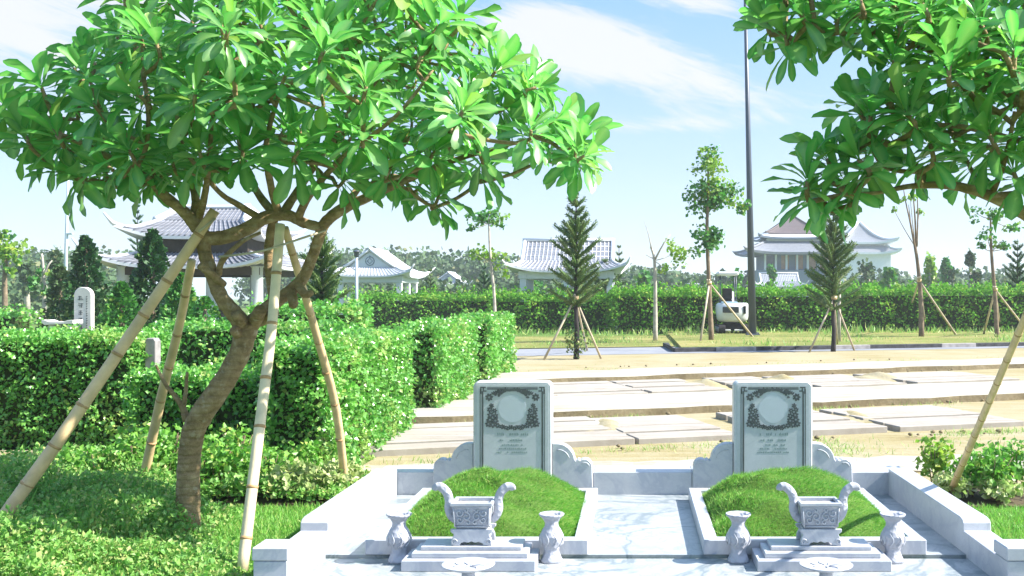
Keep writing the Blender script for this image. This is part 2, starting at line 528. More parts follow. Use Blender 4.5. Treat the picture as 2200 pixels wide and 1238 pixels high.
        u = unit(np.cross(d[0], ref))
        v, f = [], []
        for i, p in enumerate(pts):
            u = unit(u - d[i] * np.dot(u, d[i]))
            w = np.cross(d[i], u)
            for k in range(n):
                a = 2 * math.pi * k / n
                r = radii[i] * (1 + (random.uniform(-wob, wob) if wob else 0))
                v.append(p + r * (math.cos(a) * u + math.sin(a) * flat * w))
        for i in range(len(pts) - 1):
            for k in range(n):
                j = (k + 1) % n
                f.append((i * n + k, i * n + j, (i + 1) * n + j, (i + 1) * n + k))
        f.append(tuple(range(n))[::-1])
        f.append(tuple(range((len(pts) - 1) * n, len(pts) * n)))
        return s.add(v, f, mat, None if tint is None else np.tile(tint, (len(v), 1)), smooth=True)

    def sphere(s, c, r, mat=0, nu=14, nv=9, jit=0.0):
        c = np.array(c, float)
        r = np.array(r if hasattr(r, '__len__') else (r, r, r), float)
        v, f = [], []
        for j in range(nv + 1):
            ph = math.pi * j / nv
            for i in range(nu):
                a = 2 * math.pi * i / nu
                k = 1 + random.uniform(-jit, jit)
                v.append(c + r * k * np.array((math.sin(ph) * math.cos(a), math.sin(ph) * math.sin(a), -math.cos(ph))))
        for j in range(nv):
            for i in range(nu):
                k = (i + 1) % nu
                f.append((j * nu + i, j * nu + k, (j + 1) * nu + k, (j + 1) * nu + i))
        return s.add(v, f, mat, smooth=True)

    def mesh(s, name, mats, loc):
        me = bpy.data.meshes.new(name)
        V = np.concatenate(s.v) - np.array(loc, float)
        me.vertices.add(len(V))
        me.vertices.foreach_set('co', V.astype(np.float32).ravel())
        counts = np.concatenate([np.full(len(g), g.shape[1], int) for g in s.f])
        loops = np.concatenate([g.ravel() for g in s.f])
        me.loops.add(len(loops))
        me.loops.foreach_set('vertex_index', loops.astype(np.int32))
        me.polygons.add(len(counts))
        st = np.concatenate([[0], np.cumsum(counts)[:-1]])
        me.polygons.foreach_set('loop_start', st.astype(np.int32))
        me.polygons.foreach_set('loop_total', counts.astype(np.int32))
        me.polygons.foreach_set('material_index', np.concatenate(s.m).astype(np.int32))
        me.polygons.foreach_set('use_smooth', np.concatenate(s.sm))
        t = np.concatenate(s.t)
        if t.any():
            at = me.attributes.new('tint', 'FLOAT_COLOR', 'POINT')
            at.data.foreach_set('color', np.concatenate([t, np.ones((len(t), 1))], 1).astype(np.float32).ravel())
        for m in (mats if isinstance(mats, (list, tuple)) else [mats]):
            me.materials.append(M[m])
        me.update(calc_edges=True)
        me.validate()
        return me

    def part(s, name, mats, parent, label=None):
        """A part: child of a thing or of another part (parents carry only a translation)."""
        w = np.zeros(3)
        q = parent
        while q is not None:
            w += np.array(q.location)
            q = q.parent
        o = bpy.data.objects.new(name, s.mesh(name, mats, w))
        C.objects.link(o)
        o.parent = parent
        if label:
            o['label'] = label
        return o

    def solo(s, name, mats, loc=(0, 0, 0), **tags):
        o = bpy.data.objects.new(name, s.mesh(name, mats, loc))
        C.objects.link(o)
        o.location = loc
        for k, v in tags.items():
            if v:
                o[k] = v
        return o


def thing(name, label, category, loc=(0, 0, 0), group=None):
    o = bpy.data.objects.new(name, None)
    o.empty_display_size = 0.2
    C.objects.link(o)
    o.location = loc
    o['label'] = label
    o['category'] = category
    if group:
        o['group'] = group
    return o


def dup(root, offset, label, scale=1.0, rotz=0.0):
    r = root.copy()
    C.objects.link(r)
    r.location = Vector(root.location) + Vector(offset)
    r.scale = (scale,) * 3
    r.rotation_euler = (0, 0, rotz)
    r['label'] = label
    for ch in list(root.children):
        c = ch.copy()
        C.objects.link(c)
        c.parent = r
        for g in list(ch.children):
            d = g.copy()
            C.objects.link(d)
            d.parent = c
    return r


# leaf templates: (x across, y along, z out of the leaf), faces, rib flag per vertex
def leaf_small():
    v = np.array([(0, 0, 0), (0.42, 0.45, 0.10), (0, 1, -0.08), (-0.42, 0.45, 0.10), (0, 0.5, -0.02)], float)
    f = np.array([(0, 1, 4), (1, 2, 4), (2, 3, 4), (3, 0, 4)], int)
    return v, f, np.array([0.2, 0, 0, 0, 0.2])


def leaf_diamond():
    v = np.array([(0, 0, 0), (0.45, 0.5, 0.06), (0, 1, 0), (-0.45, 0.5, 0.06)], float)
    return v, np.array([(0, 1, 2), (0, 2, 3)], int), np.zeros(4)


def leaf_blade():
    v = np.array([(-0.5, 0, 0), (0.5, 0, 0), (0.32, 0.55, 0.06), (-0.32, 0.55, 0.06), (0, 1, 0.28)], float)
    return v, [np.array([(0, 1, 2, 3)], int), np.array([(3, 2, 4)], int)], np.zeros(5)


def leaf_frangipani(curl=-.20, fold=.30, wav=0.0):
    ys = [0.0, 0.12, 0.35, 0.6, 0.82, 0.95, 1.0]
    ws = [0.02, 0.035, 0.12, 0.185, 0.19, 0.11, 0.0]
    v, rib = [], []
    for y, w in zip(ys, ws):
        droop = curl * y * y + 0.05 * y
        k = wav * math.sin(9 * y)
        v += [(-w, y, droop + (fold + k) * w), (k * .06, y, droop), (w, y, droop + (fold - k) * w)]
        rib += [0, 1.0, 0]
    f = []
    for k in range(len(ys) - 1):
        a, b = 3 * k, 3 * k + 3
        f += [(a, a + 1, b + 1, b), (a + 1, a + 2, b + 2, b + 1)]
    return np.array(v, float), np.array(f, int), np.array(rib)


def place_leaves(mb, tpl, pos, dirs, nrm, length, width=1.0, tint=None, mat=0, smooth=False):
    """Instance a leaf template into the mesh: pos/dirs/nrm (N,3), length (N,), width factor."""
    tv, tf, rib = tpl
    N, k = len(pos), len(tv)
    d = units(np.asarray(dirs, float))
    side = units(np.cross(d, nrm))
    up = np.cross(side, d)
    L = np.broadcast_to(np.asarray(length, float), (N,))[:, None, None]
    W = np.broadcast_to(np.asarray(width, float), (N,))[:, None, None]
    v = pos[:, None, :] + L * (tv[None, :, 0:1] * W * side[:, None, :] + tv[None, :, 1:2] * d[:, None, :] + tv[None, :, 2:3] * up[:, None, :])
    if tint is None:
        tint = np.zeros((N, 3))
    t = np.repeat(tint[:, None, :], k, 1).copy()
    t[:, :, 1] = rib[None, :]
    base = mb.n
    groups = tf if isinstance(tf, list) else [tf]
    mb.v.append(v.reshape(-1, 3))
    mb.t.append(t.reshape(-1, 3))
    for g in groups:
        F = (g[None] + (np.arange(N) * k)[:, None, None]).reshape(-1, g.shape[1])
        mb.f.append(F + base)
        mb.m.append(np.full(len(F), mat, int))
        mb.sm.append(np.full(len(F), smooth, bool))
    mb.n += N * k


def rand_units(n):
    return units(RNG.normal(size=(n, 3)))


def tints(n, warm=0.12, lo=0.0, hi=1.0):
    t = np.zeros((n, 3))
    t[:, 0] = RNG.uniform(lo, hi, n)
    t[:, 2] = np.where(RNG.random(n) < warm, RNG.uniform(0.3, 1, n), RNG.uniform(0, 0.15, n))
    return t


def wave(p, k=1.0, seed=0.0):
    """Cheap smooth pseudo-noise in about [-1, 1]."""
    x, y, z = p[:, 0] * k + seed, p[:, 1] * k + seed * 1.7, p[:, 2] * k + seed * 0.6
    return (np.sin(1.7 * x + 1.1 * np.sin(1.3 * y + 0.7 * z)) + np.sin(2.3 * y + 1.9 * np.sin(0.9 * z + x)) + np.sin(2.9 * z + 1.3 * np.sin(1.1 * x - 0.5 * y))) / 3


def hedge(name, label, corner, size, leaf, density, mat='leaf_hedge', rot=0.0, rough=0.07, warm=0.12, group=None, sides='fblrt', sprigs=0.0, z0=0.0, category='hedge'):
    """A clipped hedge: leaves over the faces of a box whose front-left corner is 'corner'."""
    sx, sy, sz = size
    mb = MB()
    faces = {'f': ((0, -1, 0), sx * sz), 'b': ((0, 1, 0), sx * sz), 'l': ((-1, 0, 0), sy * sz), 'r': ((1, 0, 0), sy * sz), 't': ((0, 0, 1), sx * sy)}
    for k in sides:
        n, area = faces[k]
        cnt = int(area * density)
        if cnt < 1:
            continue
        a, b = RNG.random(cnt), RNG.random(cnt)
        z = np.zeros(cnt)
        if k == 'f': p = np.stack([a * sx, z, b * sz], 1)
        if k == 'b': p = np.stack([a * sx, z + sy, b * sz], 1)
        if k == 'l': p = np.stack([z, a * sy, b * sz], 1)
        if k == 'r': p = np.stack([z + sx, a * sy, b * sz], 1)
        if k == 't': p = np.stack([a * sx, b * sy, z + sz], 1)
        n = np.array(n, float)
        bulge = rough * wave(p, 2.6 / max(0.3, leaf * 10), 1.3) + 0.6 * rough * wave(p, 7.0 / max(0.3, leaf * 10), 4.1)
        depth = bulge - RNG.random(cnt) ** 1.3 * leaf * 2.0 + (RNG.random(cnt) < 0.12) * leaf * RNG.random(cnt) * 1.2
        p = p + n * depth[:, None]
        nr = units(n[None] * 0.5 + RNG.normal(size=(cnt, 3)) * 0.75 + np.array((0, 0, 0.4)))
        d = units(np.cross(nr, RNG.normal(size=(cnt, 3))) + n * 0.35 + np.array((0, 0, -0.1)))
        tn = tints(cnt, warm)
        tn[:, 0] = np.clip(tn[:, 0] * 0.8 + 0.2 * wave(p, 1.5, 2.0) + 0.1, 0, 1)
        dry = wave(p, 2.3, 7.0) + RNG.normal(0, .15, cnt) > .72
        tn[dry, 2] = np.clip(tn[dry, 2] + .5, 0, 1)
        place_leaves(mb, leaf_small() if leaf < 0.08 else leaf_diamond(), p, d, nr, leaf * RNG.uniform(0.6, 1.25, cnt), RNG.uniform(0.9, 1.3, cnt), tn)
    if sprigs > 0:
        cnt = int(sx * sy * sprigs)
        for _ in range(cnt):
            q = np.array((random.uniform(0, sx), random.uniform(0, sy), sz - 0.02))
            h = random.uniform(1.5, 4.0) * leaf
            kk = 7
            pos = q + np.stack([RNG.normal(0, .3, kk) * leaf, RNG.normal(0, .3, kk) * leaf, np.linspace(0, h, kk)], 1)
            dd = units(RNG.normal(size=(kk, 3)) + np.array((0, 0, 0.8)))
            place_leaves(mb, leaf_diamond(), pos, dd, rand_units(kk), leaf * RNG.uniform(.6, 1.1, kk), 1.1, tints(kk, warm, 0.5, 1))
    ins = leaf * 1.5 + rough * 0.4
    mb.box(ins, sx - ins, ins, sy - ins, 0.0, sz - ins, 1)  # solid dark box added behind the leaves to block light
    v = np.concatenate(mb.v)
    c, s_ = math.cos(rot), math.sin(rot)
    mb.v = [np.stack([v[:, 0] * c - v[:, 1] * s_, v[:, 0] * s_ + v[:, 1] * c, v[:, 2]], 1)]
    o = mb.solo(name, [mat, 'core'], (0, 0, 0), label=label, category=category, group=group)
    o.location = (corner[0], corner[1], z0)
    return o


def blob_leaves(mb, c, r, n, leaf, tpl=None, warm=0.12, lo=0.0, hi=1.0, mat=0, up=0.25, shell=0.5, droop=0.2):
    """A clump of leaves filling an ellipsoid, denser towards its outside."""
    r = np.array(r if hasattr(r, '__len__') else (r, r, r), float)
    u = rand_units(n)
    rr = RNG.random(n) ** shell
    pos = np.array(c) + u * rr[:, None] * r
    nr = units(u * 0.6 + RNG.normal(size=(n, 3)) * 0.6 + np.array((0, 0, up)))
    d = units(u * 0.5 + RNG.normal(size=(n, 3)) * 0.7 + np.array((0, 0, -droop)))
    place_leaves(mb, tpl or leaf_diamond(), pos, d, nr, leaf * RNG.uniform(0.6, 1.3, n), RNG.uniform(0.9, 1.4, n), tints(n, warm, lo, hi), mat)


# ------------------------------------------------------------------ ground, paths, road
def sheet(name, pts, z, mat, kind='structure'):
    mb = MB()
    mb.add([(x, y, z) for x, y in pts], [tuple(range(len(pts)))])
    return mb.solo(name, mat, kind=kind)


def rowline(y0, s, x):
    return y0 + s * x


sheet('ground', [(-700, -60), (700, -60), (700, 1200), (-700, 1200)], -0.03, 'ground')
sheet('sand_field', [(-2.45, 8.1), (4.2, 8.1), (30, 16), (30, 40), (-2.45, 27.0), (-9, 25.0), (-9, 21.5), (-2.45, 21.5)], -0.020, 'sand')
road_n = lambda x: rowline(27.5, .30, x)
road_f = lambda x: rowline(31.2, .30, x)
sheet('road', [(-26, road_n(-26)), (40, road_n(40)), (40, road_f(40)), (-26, road_f(-26))], -0.014, 'asphalt')
sheet('sand_verge', [(-26, 23.9), (1.6, 32.0), (1.6, 41), (-26, 36)], -0.008, 'verge')
kx0 = 0.1 * 28.6 * 0.41
A = np.array((1.17, 28.5)); B = np.array((16.5, 33.6))
mb = MB(); mb.prism([tuple(A + (0.22, 0.2)), tuple(B + (0, 0.22)), (22, 43), (1.4, 43)], -0.02, 0.085, 'z')
mb.solo('verge', 'verge', kind='structure')
# kerb of short painted and bare lengths along the verge
mb = MB()
ku = unit(B - A); kv = np.array((-ku[1], ku[0])); kl = np.linalg.norm(B - A)
n = 13
for i in range(n):
    a = A + ku * (kl * i / n + 0.006); b = A + ku * (kl * (i + 1) / n - 0.006)
    mb.prism([tuple(a), tuple(b), tuple(b + kv * 0.2), tuple(a + kv * 0.2)], -0.02, 0.10, 'z', 0 if i % 3 != 1 else 1, 0.01)
mb.prism([tuple(A + kv * 0.0), tuple(A + kv * 0.2), (1.12, 32.0), (0.93, 32.0)], -0.02, 0.098, 'z', 0, 0.01)
mb.solo('kerb', ['kerb_dark', 'kerb_grey'], kind='structure')


def walkway(y0, s, depth, x0, x1, h, name):
    mb = MB()
    th = math.atan(s)
    nx, ny = -math.sin(th), math.cos(th)
    n = 46
    xs = np.linspace(x0, x1, n + 1)
    f = np.array([(x, rowline(y0, s, x)) for x in xs]) + RNG.normal(0, 0.035, (n + 1, 2))
    b = np.array([(x + nx * depth, rowline(y0, s, x) + ny * depth) for x in xs]) + RNG.normal(0, 0.03, (n + 1, 2))
    zt = h + RNG.normal(0, 0.006, n + 1)
    v, fc = [], []
    for i in range(n + 1):
        v += [(*f[i], -0.03), (f[i][0], f[i][1], zt[i] - 0.02), (f[i][0] + nx * 0.03, f[i][1] + ny * 0.03, zt[i]), (*b[i], zt[i]), (*b[i], -0.03)]
    faces_side, faces_top = [], []
    for i in range(n):
        a, c = 5 * i, 5 * i + 5
        faces_side += [(a, c, c + 1, a + 1), (a + 3, c + 3, c + 4, a + 4)]
        faces_top += [(a + 1, c + 1, c + 2, a + 2), (a + 2, c + 2, c + 3, a + 3)]
    faces_side += [(0, 1, 2, 3, 4), tuple(5 * n + k for k in (4, 3, 2, 1, 0))]
    mb.add(v, faces_side, 1)
    mb.add(v, faces_top, 0)
    return mb.solo(name, ['concrete', 'earth'], kind='structure')


walkway(13.15, .36, 1.75, -2.75, 22, 0.095, 'walkway')
walkway(18.6, .42, 1.5, -2.4, 26, 0.10, 'walkway')
walkway(8.62, .10, 0.75, -2.3, 7.5, 0.012, 'path')

# vault covers: slabs of planks lying in rows on the sand
vgroup = 'concrete vault covers laid in rows on the sand'


def vault_cover(center, th, w, d, label, tilt=0.0):
    t = thing('vault_cover', label, 'slab', (center[0], center[1], 0), vgroup)
    c, s_ = math.cos(th), math.sin(th)
    np_ = random.choice((4, 5, 5, 6))
    for i in range(np_):
        y0 = -d / 2 + d * i / np_ + 0.036
        y1 = -d / 2 + d * (i + 1) / np_ - 0.036
        mb = MB()
        j = random.uniform(-0.03, 0.03)
        mb.box(-w / 2 + j, w / 2 + j, y0, y1, -0.03, 0.05 + random.uniform(-0.014, 0.014), 0, 0.008)
        v = mb.v[0]
        mb.v[0] = np.stack([center[0] + v[:, 0] * c - v[:, 1] * s_, center[1] + v[:, 0] * s_ + v[:, 1] * c, v[:, 2] + tilt * v[:, 0]], 1)
        mb.part('plank', 'slab', t)


def rowpoint(y0, s, px, off):
    """Point on row line y0+s*x under photo column px, moved 'off' metres across the row."""
    k = (px - CX) / FP
    Y = y0 / (1 - s * k)
    th = math.atan(s)
    return (k * Y - math.sin(th) * off, Y + math.cos(th) * off), th


ROWA = [(890, 2.0, 'large plank slab between the clipped hedge and the left headstone'),
        (1262, 1.2, 'plank slab behind the right shoulder of the left headstone'),
        (1500, 1.15, 'plank slab just left of the right headstone'),
        (1822, 1.3, 'plank slab just right of the right headstone, before a diagonal gap'),
        (2100, 1.7, 'wide plank slab at the right edge, crossed by the bamboo prop')]
for px, w, lab in ROWA:
    c, th = rowpoint(10.35, .33, px, 1.2)
    vault_cover(c, th, w, 2.0, 'pinkish ' + lab)
ROWB = [(1080, 1.9, 'far plank slab above the left headstone by the hedge end'),
        (1300, 1.7, 'far plank slab above and right of the left headstone'),
        (1505, 1.3, 'far plank slab above and left of the right headstone'),
        (1700, 1.0, 'far plank slab directly behind the right headstone top'),
        (1880, 1.7, 'far plank slab with sandy heaps on both ends'),
        (2110, 2.2, 'far plank slab at the right edge beside the bamboo prop')]
for px, w, lab in ROWB:
    c, th = rowpoint(15.4, .38, px, 1.35)
    vault_cover(c, th, w, 2.1, 'pale ' + lab)
# heaps of yellow sand and scattered stones between the slabs
for px, y0, s, off, rx, ry, h, lab in [(1375, 10.5, .33, 1.3, .45, 1.1, .10, 'low sand heap between two slabs left of the right headstone'),
                                       (1950, 10.6, .33, 1.2, .40, 1.0, .09, 'sand heap in the diagonal gap between right hand slabs'),
                                       (1590, 15.6, .38, 1.4, .5, .9, .12, 'small sand heap above the left corner of the right headstone'),
                                       (1765, 15.6, .38, 1.4, .5, .9, .16, 'yellow sand heap above the right corner of the right headstone'),
                                       (1985, 15.6, .38, 1.4, .6, .9, .15, 'sand heap on the far slab row near the right edge'),
                                       (1375, 15.6, .38, 1.4, .35, .7, .07, 'low brown sand heap on the far slab row at the middle')]:
    c, th = rowpoint(y0, s, px, off)
    mb = MB()
    n = 18
    g = np.linspace(-1, 1, n)
    v = []
    for a in g:
        for b in g:
            rr = math.hypot(a, b)
            z = h * max(0, 1 - rr) ** 0.8 * (1 + 0.25 * math.sin(7 * a + 3 * b)) - 0.03 + 0.012 * random.random()
            v.append((c[0] + rx * a, c[1] + ry * b, z))
    f = [(i * n + j, (i + 1) * n + j, (i + 1) * n + j + 1, i * n + j + 1) for i in range(n - 1) for j in range(n - 1)]
    mb.add(v, f, smooth=True)
    mb.solo('sand_heap', 'sand', label=lab, category='sand heap', group='sand heaps between the slabs')
mb = MB()
for k in range(150):
    y0, s = random.choice([(13.05, .36), (13.1, .36), (18.5, .42), (10.3, .33), (10.2, .33), (22.5, .40)])
    x = random.uniform(-2.2, 14)
    y = rowline(y0, s, x) + random.gauss(0, 0.09)
    if y / max(0.1, x + 0.01) < 2.2:
        continue
    r = random.uniform(0.008, 0.026)
    mb.sphere((x, y, r * 0.3), (r * 1.3, r, r * 0.8), 0, 6, 4, 0.25)
mb.solo('rubble', 'earth', kind='stuff')
# tufts of dry grass along the rows
mb = MB()
for y0, s, cnt, spread in [(9.55, .33, 11000, .30), (10.2, .33, 5000, .10), (12.9, .36, 2500, .12), (21.0, .4, 4200, .9), (13.0, .36, 1500, .08), (15.2, .38, 1200, .15)]:
    x = RNG.uniform(-2.3, 11, cnt)
    keep = wave(np.stack([x, x * 0 + y0, x * 0], 1), 1.6, y0) + RNG.normal(0, .3, cnt) > 0.05
    x = x[keep]
    y = y0 + s * x + RNG.normal(0, spread, len(x))
    pos = np.stack([x, y, np.full(len(x), -0.02)], 1)
    d = units(RNG.normal(size=(len(x), 3)) * 0.55 + np.array((0, 0, 1)))
    tt = tints(len(x), .75, 0, 1)
    place_leaves(mb, leaf_blade(), pos, d, rand_units(len(x)), RNG.uniform(.03, .075, len(x)), .12, tt)
mb.solo('dry_grass', 'weed', kind='stuff')

# ------------------------------------------------------------------ marble plot
PCX = 0.0745                                  # middle of the plot
GXS = (-0.912, 1.061)                         # grave axes
XL, XR = PCX - 1.87, PCX + 1.87               # inner faces of the side walls
YB = 7.80                                     # inner face of the back wall
mb = MB()
mb.box(XL - 0.16, XR + 0.16, 4.2, 5.952, -0.10, -0.016, 0)
mb.box(XL - 0.16, XR + 0.16, 5.978, YB + 0.16, -0.10, 0.0, 0)
mb.solo('pavement', 'marble_floor', kind='structure')

wall = thing('surround_wall', 'low white marble wall round both graves with stepped sides and end pillars', 'wall', (PCX, YB, 0))
mb = MB()
xs = [XL - .16, -1.2, -0.30, 0.45, 1.35, XR + .16]
for a, b in zip(xs[:-1], xs[1:]):
    mb.box(a + .001, b - .001, YB, YB + .30, -0.1, 0.172, 0, 0.004)
mb.part('back_wall', 'marble', wall)
for sgn, xi in ((-1, XL), (1, XR)):
    a, b = sorted((xi, xi + sgn * 0.165))
    mb = MB()
    # upper length then lower length, seen from the side with rounded shoulders
    prof = [(YB - .001, -0.1), (YB - .001, 0.198), (6.10, 0.198), (6.055, 0.190), (6.035, 0.172), (6.03, 0.128), (5.49, 0.122), (5.49, -0.1)]
    mb.prism(prof, a, b, 'x', 0, 0.004)
    mb.part('side_wall', 'marble', wall)
    mb = MB()
    mb.box(a - .006, b + .006, 5.30, 5.486, -0.1, 0.135, 0, 0.004)
    mb.box(a - .012, b + .012, 5.295, 5.492, 0.138, 0.207, 0, 0.006)
    mb.part('end_pillar', 'marble', wall)


def grass_blades(mb, pos, nrm, L, w=0.10, lean=None, lean_k=0.5, warm=0.15, mat=0, lo=0, hi=1):
    n = len(pos)
    d = units(nrm + RNG.normal(size=(n, 3)) * 0.45 + (0 if lean is None else lean * lean_k))
    place_leaves(mb, leaf_blade(), pos, d, units(nrm * 0.2 + RNG.normal(size=(n, 3)) * 0.4 + (1e-3 if lean is None else lean)), L, w, tints(n, warm, lo, hi), mat)


def build_grave(gx, k):
    side = ('left', 'right')[k]
    hs = ('oval', 'pointed')[k]
    # curb
    W, T_, y0, y1, h = 0.65, 0.085, 5.965, 7.60, 0.09
    t = thing('grave_curb', f'white marble curb framing the {side} grass mound', 'curb', (gx, y0, 0), 'marble curbs round the mounds')
    mb = MB(); mb.box(gx - W, gx + W, y0, y0 + T_, 0.0, h, 0, .005); mb.part('curb_stone', 'marble', t)
    mb = MB(); mb.box(gx - W, gx + W, y1 - T_, y1, 0.0, h, 0, .005); mb.part('curb_stone', 'marble', t)
    for s_ in (-1, 1):
        a, b = sorted((gx + s_ * W, gx + s_ * (W - T_)))
        mb = MB(); mb.box(a, b, y0 + T_ + .001, y1 - T_ - .001, 0.0, h - .002, 0, .005); mb.part('curb_stone', 'marble', t)
    # grass mound
    w, ya, yb = W - T_ + .015, y0 + T_ - .015, y1 - T_ + .015

    def hgt(u, v):
        # u,v in -1..1 ; fuller towards the headstone
        a = np.clip(1 - np.abs(u) ** 2.4, 0, 1) ** 0.75
        b = np.clip(1 - np.abs(v) ** 3.2, 0, 1) ** 0.75
        s2 = 0.215 + 0.085 * (v + 0.2)
        lump = 0.020 * np.sin(9 * v + 2.5 * np.sin(2.2 * u + k) + 3 * u) + 0.010 * np.sin(17 * v - 5 * u + k * 2) + 0.011 * np.sin(27 * v + 9 * u * (1 - 2 * k) + 2 * np.sin(5 * u) + k)
        return 0.035 + (s2 + lump) * a * b
    n = 44
    g = np.linspace(-1, 1, n)
    uu, vv = np.meshgrid(g, g, indexing='ij')
    zz = hgt(uu, vv)
    V = np.stack([gx + uu * w, (ya + yb) / 2 + vv * (yb - ya) / 2, zz], -1).reshape(-1, 3)
    F = np.array([(i * n + j, (i + 1) * n + j, (i + 1) * n + j + 1, i * n + j + 1) for i in range(n - 1) for j in range(n - 1)])
    mb = MB()
    mb.add(V, F, 1, smooth=True)
    N = 30000
    u, v = RNG.uniform(-.99, .99, N), RNG.uniform(-.99, .99, N)
    e = 1e-3
    z = hgt(u, v)
    du = (hgt(u + e, v) - z) / e / w
    dv = (hgt(u, v + e) - z) / e / ((yb - ya) / 2)
    nr = units(np.stack([-du, -dv, np.ones(N)], 1))
    pos = np.stack([gx + u * w, (ya + yb) / 2 + v * (yb - ya) / 2, z - .004], 1)
    comb = units(np.stack([0.9 + 0.4 * np.sin(5 * v + k), -0.5 + 0.3 * np.sin(4 * u), -0.1 * np.ones(N)], 1))
    L = RNG.uniform(.022, .045, N) * (1 + 0.35 * wave(pos, 6, k))
    grass_blades(mb, pos, nr, L, .085, comb, 0.55, 0.24)
    mb.solo('grass_mound', ['blade', 'turf_base'], (gx, 6.8, 0.03), label=f'green grass mound in front of the {side} headstone', category='grave mound', group='grass covered mounds')

    # headstone
    t = thing('headstone', f'grey marble headstone behind the {side} mound with a {hs} garlanded blank field', 'headstone', (gx, YB - .03, 0), 'grey marble headstones')
    w, yf, yk, zt = 0.298, YB - .05, YB + .09, 0.868
    r = 0.045
    pts = [(gx - w, 0.0), (gx - w, zt - r)]
    pts += [(gx - w + r - r * math.cos(a), zt - r + r * math.sin(a)) for a in np.linspace(0.3, math.pi / 2, 6)]
    pts += [(gx + w - r + r * math.sin(a), zt - r + r * math.cos(a)) for a in np.linspace(0, math.pi / 2 - .0, 6)]
    pts += [(gx + w, 0.0)]
    mb = MB(); mb.prism(pts, yf, yk, 'y', 0, 0.012); mb.part('slab', 'marble_edge', t)
    q = yf - .0035
    iw, it = w - 0.026, zt - 0.028
    mb = MB()
    mb.box(gx - iw, gx + iw, q, yf + .01, 0.05, it, 0)
    mb.part('inscribed_face', 'marble_grey', t)
    q2 = q - .003
    mb = MB()
    bx = 0.226
    for s_ in (-1, 1):
        mb.box(gx + s_ * bx - .006, gx + s_ * bx + .006, q2, q + .001, .06, zt - .075)
        mb.box(gx + s_ * (bx + .018) - .0022, gx + s_ * (bx + .018) + .0022, q2, q + .001, .06, zt - .060)
        # corner fretwork
        for a, b, c, d in [(-.018, .024, -.030, -.021), (-.018, -.009, -.075, -.031), (.002, .011, -.058, -.031), (.0115, .03, -.058, -.049)]:
            xa, xb = sorted((gx + s_ * (bx - a), gx + s_ * (bx - b)))
            mb.box(xa, xb, q2, q + .001, zt - .02 + c, zt - .02 + d)
    mb.box(gx - bx + .035, gx + bx - .035, q2, q + .001, zt - .062, zt - .053)
    mb.box(gx - bx + .035, gx + bx - .035, q2, q + .001, zt - .047, zt - .043)
    mb.part('engraved_border', 'engrave', t)
    # blank portrait field
    mb = MB()
    cz = zt - .205
    ring = []
    for a in np.linspace(0, 2 * math.pi, 40, endpoint=False):
        if k == 0:
            rx, rz = 0.106, 0.104
            ring.append((gx + rx * math.cos(a), cz + rz * math.sin(a)))
        else:
            rr = 0.107 * (1 + .05 * math.cos(4 * a)) * (1.06 if abs(a - math.pi / 2) < .2 else 1)
            ring.append((gx + rr * math.cos(a), cz + rr * math.sin(a)))
    mb.prism(ring, q - .0015, q + .001, 'y')
    mb.part('portrait_field', 'oval', t)
    # garland: petals and leaves in low relief
    mb = MB()

    def petal(x, z, ang, L, wd):
        ca, sa = math.cos(ang), math.sin(ang)
        pp = [(0, 0), (.35 * L, wd), (.75 * L, wd * .8), (L, 0), (.75 * L, -wd * .8), (.35 * L, -wd)]
        jj = random.uniform(0, .0016)
        mb.prism([(x + ca * a - sa * b, z + sa * a + ca * b) for a, b in pp], q2 - jj, q + .001, 'y')

    def rosette(x, z, r_, n_=6):
        o = random.random()
        for i in range(n_):
            a = o + 2 * math.pi * i / n_
            petal(x + .18 * r_ * math.cos(a), z + .18 * r_ * math.sin(a), a, r_ * .88, r_ * .30)
    # swag over the field
    for i in range(26):
        a = math.pi * (0.22 + 0.56 * i / 25)
        for rr in (.128, .150):
            x = gx + rr * 1.02 * math.cos(a)
            z = cz + rr * math.sin(a) + .004
            z = min(z, zt - .075) if rr > .14 else z
            petal(x, z, a + random.uniform(-1.0, 1.0), random.uniform(.020, .032), .009)
    for s_ in (-1, 1):
        for i in range(6):
            petal(gx + s_ * (.088 + .010 * i), zt - .092 - .0035 * abs(i - 2), math.pi / 2 + s_ * (0.2 - .2 * i), .030, .007)
        rosette(gx + s_ * .176, zt - .120, .030, 7)
        for z, x, r_ in [(.185, .158, .020), (.215, .172, .021), (.222, .135, .020), (.255, .166, .026), (.262, .128, .022), (.290, .170, .028), (.298, .128, .026), (.322, .182, .026), (.328, .150, .026), (.334, .112, .022), (.343, .078, .020)]:
            rosette(gx + s_ * x, zt - z, r_, 6)
        petal(gx + s_ * .158, zt - .205, math.pi / 2, .03, .008)
    for i in range(9):
        rosette(gx - .064 + .016 * i, zt - .350 + .006 * math.cos(i * 1.9), .017, 5)
    mb.part('floral_garland', 'engrave', t)
    # worn, unreadable lines of lettering
    mb = MB()
    for row, (zr, half, hh) in enumerate([(.410, .115, .024), (.452, .095, .018), (.487, .080, .014), (.515, .10, .014), (.542, .12, .014)]):
        x = -half
        while x < half:
            wd = random.uniform(.006, .016)
            if random.random() > .16:
                zz0 = zt - zr
                for st in range(2):
                    xx = gx + x + st * wd * .5
                    mb.box(xx, xx + wd * .28, q - .0012, q + .001, zz0, zz0 + hh * random.uniform(.5, 1))
                mb.box(gx + x, gx + x + wd * .8, q - .0013, q + .001, zz0 + hh * .42, zz0 + hh * .6)
            x += wd + .004
    mb.part('inscription', 'engrave_pale', t)
